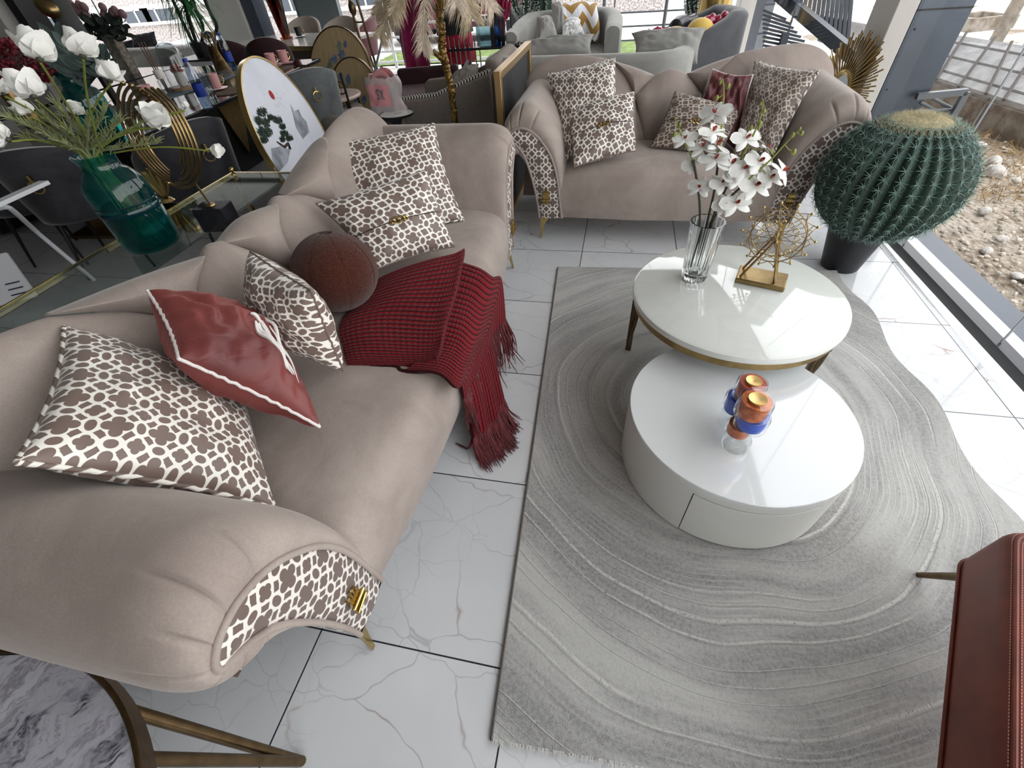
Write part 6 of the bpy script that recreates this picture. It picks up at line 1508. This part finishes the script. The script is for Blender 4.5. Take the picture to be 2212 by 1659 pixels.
solo('thin_rod', 'long thin steel rod leaning from the dirt over the boards', 'rod', MB().tube([at(2083, 300, -.09), aY(2214, 92, at(2083, 300, -.09).y+.9)], .006, 6), M('steel_rod', (110, 108, 106), .5, .6))
a, b = at(2160, 300, -.09), at(2225, 268, .06); solo('angle_bar', 'grey punched angle bar lying at the right edge outside', 'bar', MB().bar(a, b, .05, .012), M('grey_steel', (128, 128, 128), .5, .5))
pp = at(2143, 103, -.1); solo('timber_post', 'round weathered timber post standing beyond the boards', 'post', MB().tube([pp, pp+V((0, 0, 3.2))], .085, 14), M('weathered_post', (138, 128, 116), .9, var=(9, .4), bmp=(40, .8, .01)))
a = at(2100, 62, -.1); t = thing('concrete_box', 'low square concrete inspection box on the waste ground', 'box', a, .3); mb = MB()
for x, y, w, d in ((0, -.3, .8, .1), (0, .3, .8, .1), (-.35, 0, .1, .5), (.35, 0, .1, .5)): mb.box((x, y, .09), (w, d, .2))
part('rim', mb, CONC, t)
gA, gB = aY(1980, 208, 3.75), aY(2088, 198, 3.75)
GATE = M('grey_painted_steel', (96, 100, 104), .45, .3)
t = thing('metal_barrier', 'grey metal barrier rail outside beyond the barrel cactus', 'barrier', (gB.x, gB.y, -.1))
part('top_rail', MB().bar(gA, gB, .035, .035), GATE, t, world=True); part('post', MB().bar(gB, V((gB.x, gB.y, -.1)), .035, .035), GATE, t, world=True)
for y0, y1 in ((240, 236), (260, 258)): part('cross_bar', MB().tube([aY(1975, y0, 3.78), aY(2075, y1, 3.78)], .010, 7), GATE, t, world=True)
for (x0, y0), (x1, y1) in (((2014, 212), (2060, 236)), ((1988, 221), (2052, 254)), ((1985, 243), (2030, 268))): part('brace', MB().tube([aY(x0, y0, 3.80), aY(x1, y1, 3.80)], .009, 7), GATE, t, world=True)
# outside stair and slatted fence left of the column
STB = M('slate_blue_beam', (66, 71, 80), .45, .2)
Yb = 5.6
t = thing('outdoor_stair', 'slate blue steel stair beam with slatted guard outside the side glazing', 'stair', (2.6, Yb, -.1))
a, b = aY(1672, -22, Yb+1), aY(1850, 128, Yb-.3); part('beam', MB().bar(a, b, .07, .10), STB, t, world=True)
sl2 = MB()
for i in range(16): x = 1700+i*9.5; sl2.bar(aY(x, -40, Yb+.7), aY(x-13, 8+i*6.2, Yb+.7), .03, .03)
part('baluster_slats', sl2, STB, t, world=True)
sl3 = MB()
for i in range(9): sl3.bar(aY(1648, 22+i*9.5, Yb+.2), aY(1698+i*8, 42+i*9.5, Yb+.2), .012, .02)
part('lower_slats', sl3, STB, t, world=True); part('post', MB().bar(aY(1698, 70, Yb+.15), V((aY(1698, 70, Yb+.15).x, Yb+.15, -.1)), .06), STB, t, world=True)
a = aY(1812, 75, 6.6); t = thing('plank_stack', 'sloping stack of pale planks seen left of the column', 'planks', (a.x, 6.6, -.1)); mb = MB()
for i in range(7): mb.bar(aY(1770, 38+i*8, 6.4), aY(1905, 62+i*9, 6.4), .11, .03)
part('planks', mb, BOARD, t, world=True)
# white railing, grey rails, parked shapes and the stone house beyond the far glazing
WR = M('white_rail_paint', (232, 232, 232), .5)
t = thing('white_railing', 'white railing outside behind the magenta cloth', 'railing', (-2.8, 10.0, -.1)); mb = MB()
for y in (52, 82, 112, 135): mb.bar(aY(640, y+8, 10.0), aY(1100, y-12, 10.0), .035, .035)
part('rails', mb, WR, t, world=True)
for x in (700, 840, 965, 1090): q = aY(x, 60, 10.0); part('post', MB().bar((q.x, 10.0, -.1), (q.x, 10.0, 1.1), .05), WR, t, world=True)
t = thing('grey_railing', 'grey three rail fence outside behind the grey cushions', 'railing', (.3, 9.6, -.1)); mb = MB()
for y in (26, 56, 86): mb.tube([aY(1300, y+4, 9.6), aY(1620, y-12, 9.6)], .013, 7)
part('rails', mb, GATE, t, world=True)
for x in (1304, 1437, 1600): q = aY(x, 30, 9.6); part('post', MB().tube([(q.x, 9.6, -.1), (q.x, 9.6, 1.2)], .028, 8), GATE, t, world=True)
HOUSE, _b = newmat('stone_house_wall'); _o = xyz(); _v = voro(_o[3], 7, 'F1', 'Color') if False else voro(_o[3], 6, 'F1'); setp(_b, mix(nz(_o[3], 22, 4).st(.4, .6), (150, 138, 134), (206, 200, 198)), .9, nrm=bump(_v, .5, .03))
t = thing('stone_house', 'pinkish stone clad house with white bands across the street', 'house', (-14, 17, -.1))
part('wall', MB().box((-2, 1.0, 2), (34, 2, 4.2)), HOUSE, t)
for z, h in ((.55, .10), (.98, .12)): part('white_band', MB().box((-2, -.03, z), (34, .14, h)), WR, t)
for px in (537, 800, 345, 300, 100, 640):
    q = aY(px, 32, 17); f = part('window', MB().box((q.x+14, -.06, .76), (1.1, .1, .34)), M('dark_window', (70, 78, 90), .2) if 'dark_window' not in bpy.data.materials else bpy.data.materials['dark_window'], t)
    part('mullion', MB().box((q.x+14, -.12, .76), (.05, .05, .34)).box((q.x+14, -.12, .93), (1.2, .05, .05)), WR, f)
for px in (340, 395, 450): q = aY(px, 50, 12.5); solo('arched_cover', {340: 'left arched pale shelter outside the far left glazing', 395: 'middle arched pale shelter outside the far left glazing', 450: 'right arched pale shelter outside the far left glazing'}[px], 'shelter', MB().tube(arc((q.x, 12.5, -.1), .41, 0, PI, 20), .02, 6).grid(lambda u, v: V((q.x+.40*math.cos(PI*u), 12.5+.9*v, -.1+.40*math.sin(PI*u))), 20, 3), M('pale_cover', (206, 210, 214), .4) if 'pale_cover' not in bpy.data.materials else bpy.data.materials['pale_cover'], group='arched shelters outside')
t = thing('car', 'dark red parked car outside beyond the white railing', 'car', (aY(1010, 60, 13.5).x, 13.5, -.1)); 
part('body', MB().prism([(-2.1, .3), (2.1, .3), (2.15, .62), (1.9, .8), (1.2, .86), (.7, 1.3), (-1.0, 1.32), (-1.7, .88), (-2.1, .8)], -.8, .8, lambda u, v, h: (u, h, v)), M('dark_red_paint', (96, 34, 50), .25, .2), t, bev=.06)
part('windows', MB().prism([(-1.45, .9), (1.05, .9), (.62, 1.24), (-.95, 1.26)], -.82, .82, lambda u, v, h: (u, h, v)), M('car_glass', (44, 50, 58), .1), t)
for x in (-1.3, 1.35):
    for y in (-.78, .78): part('wheel', MB().lathe([(0, -.1), (.32, -.1), (.32, .1), (0, .1)], (x, y, .33), 24, rot=Matrix.Rotation(PI/2, 3, 'X')), BLACKP, t)
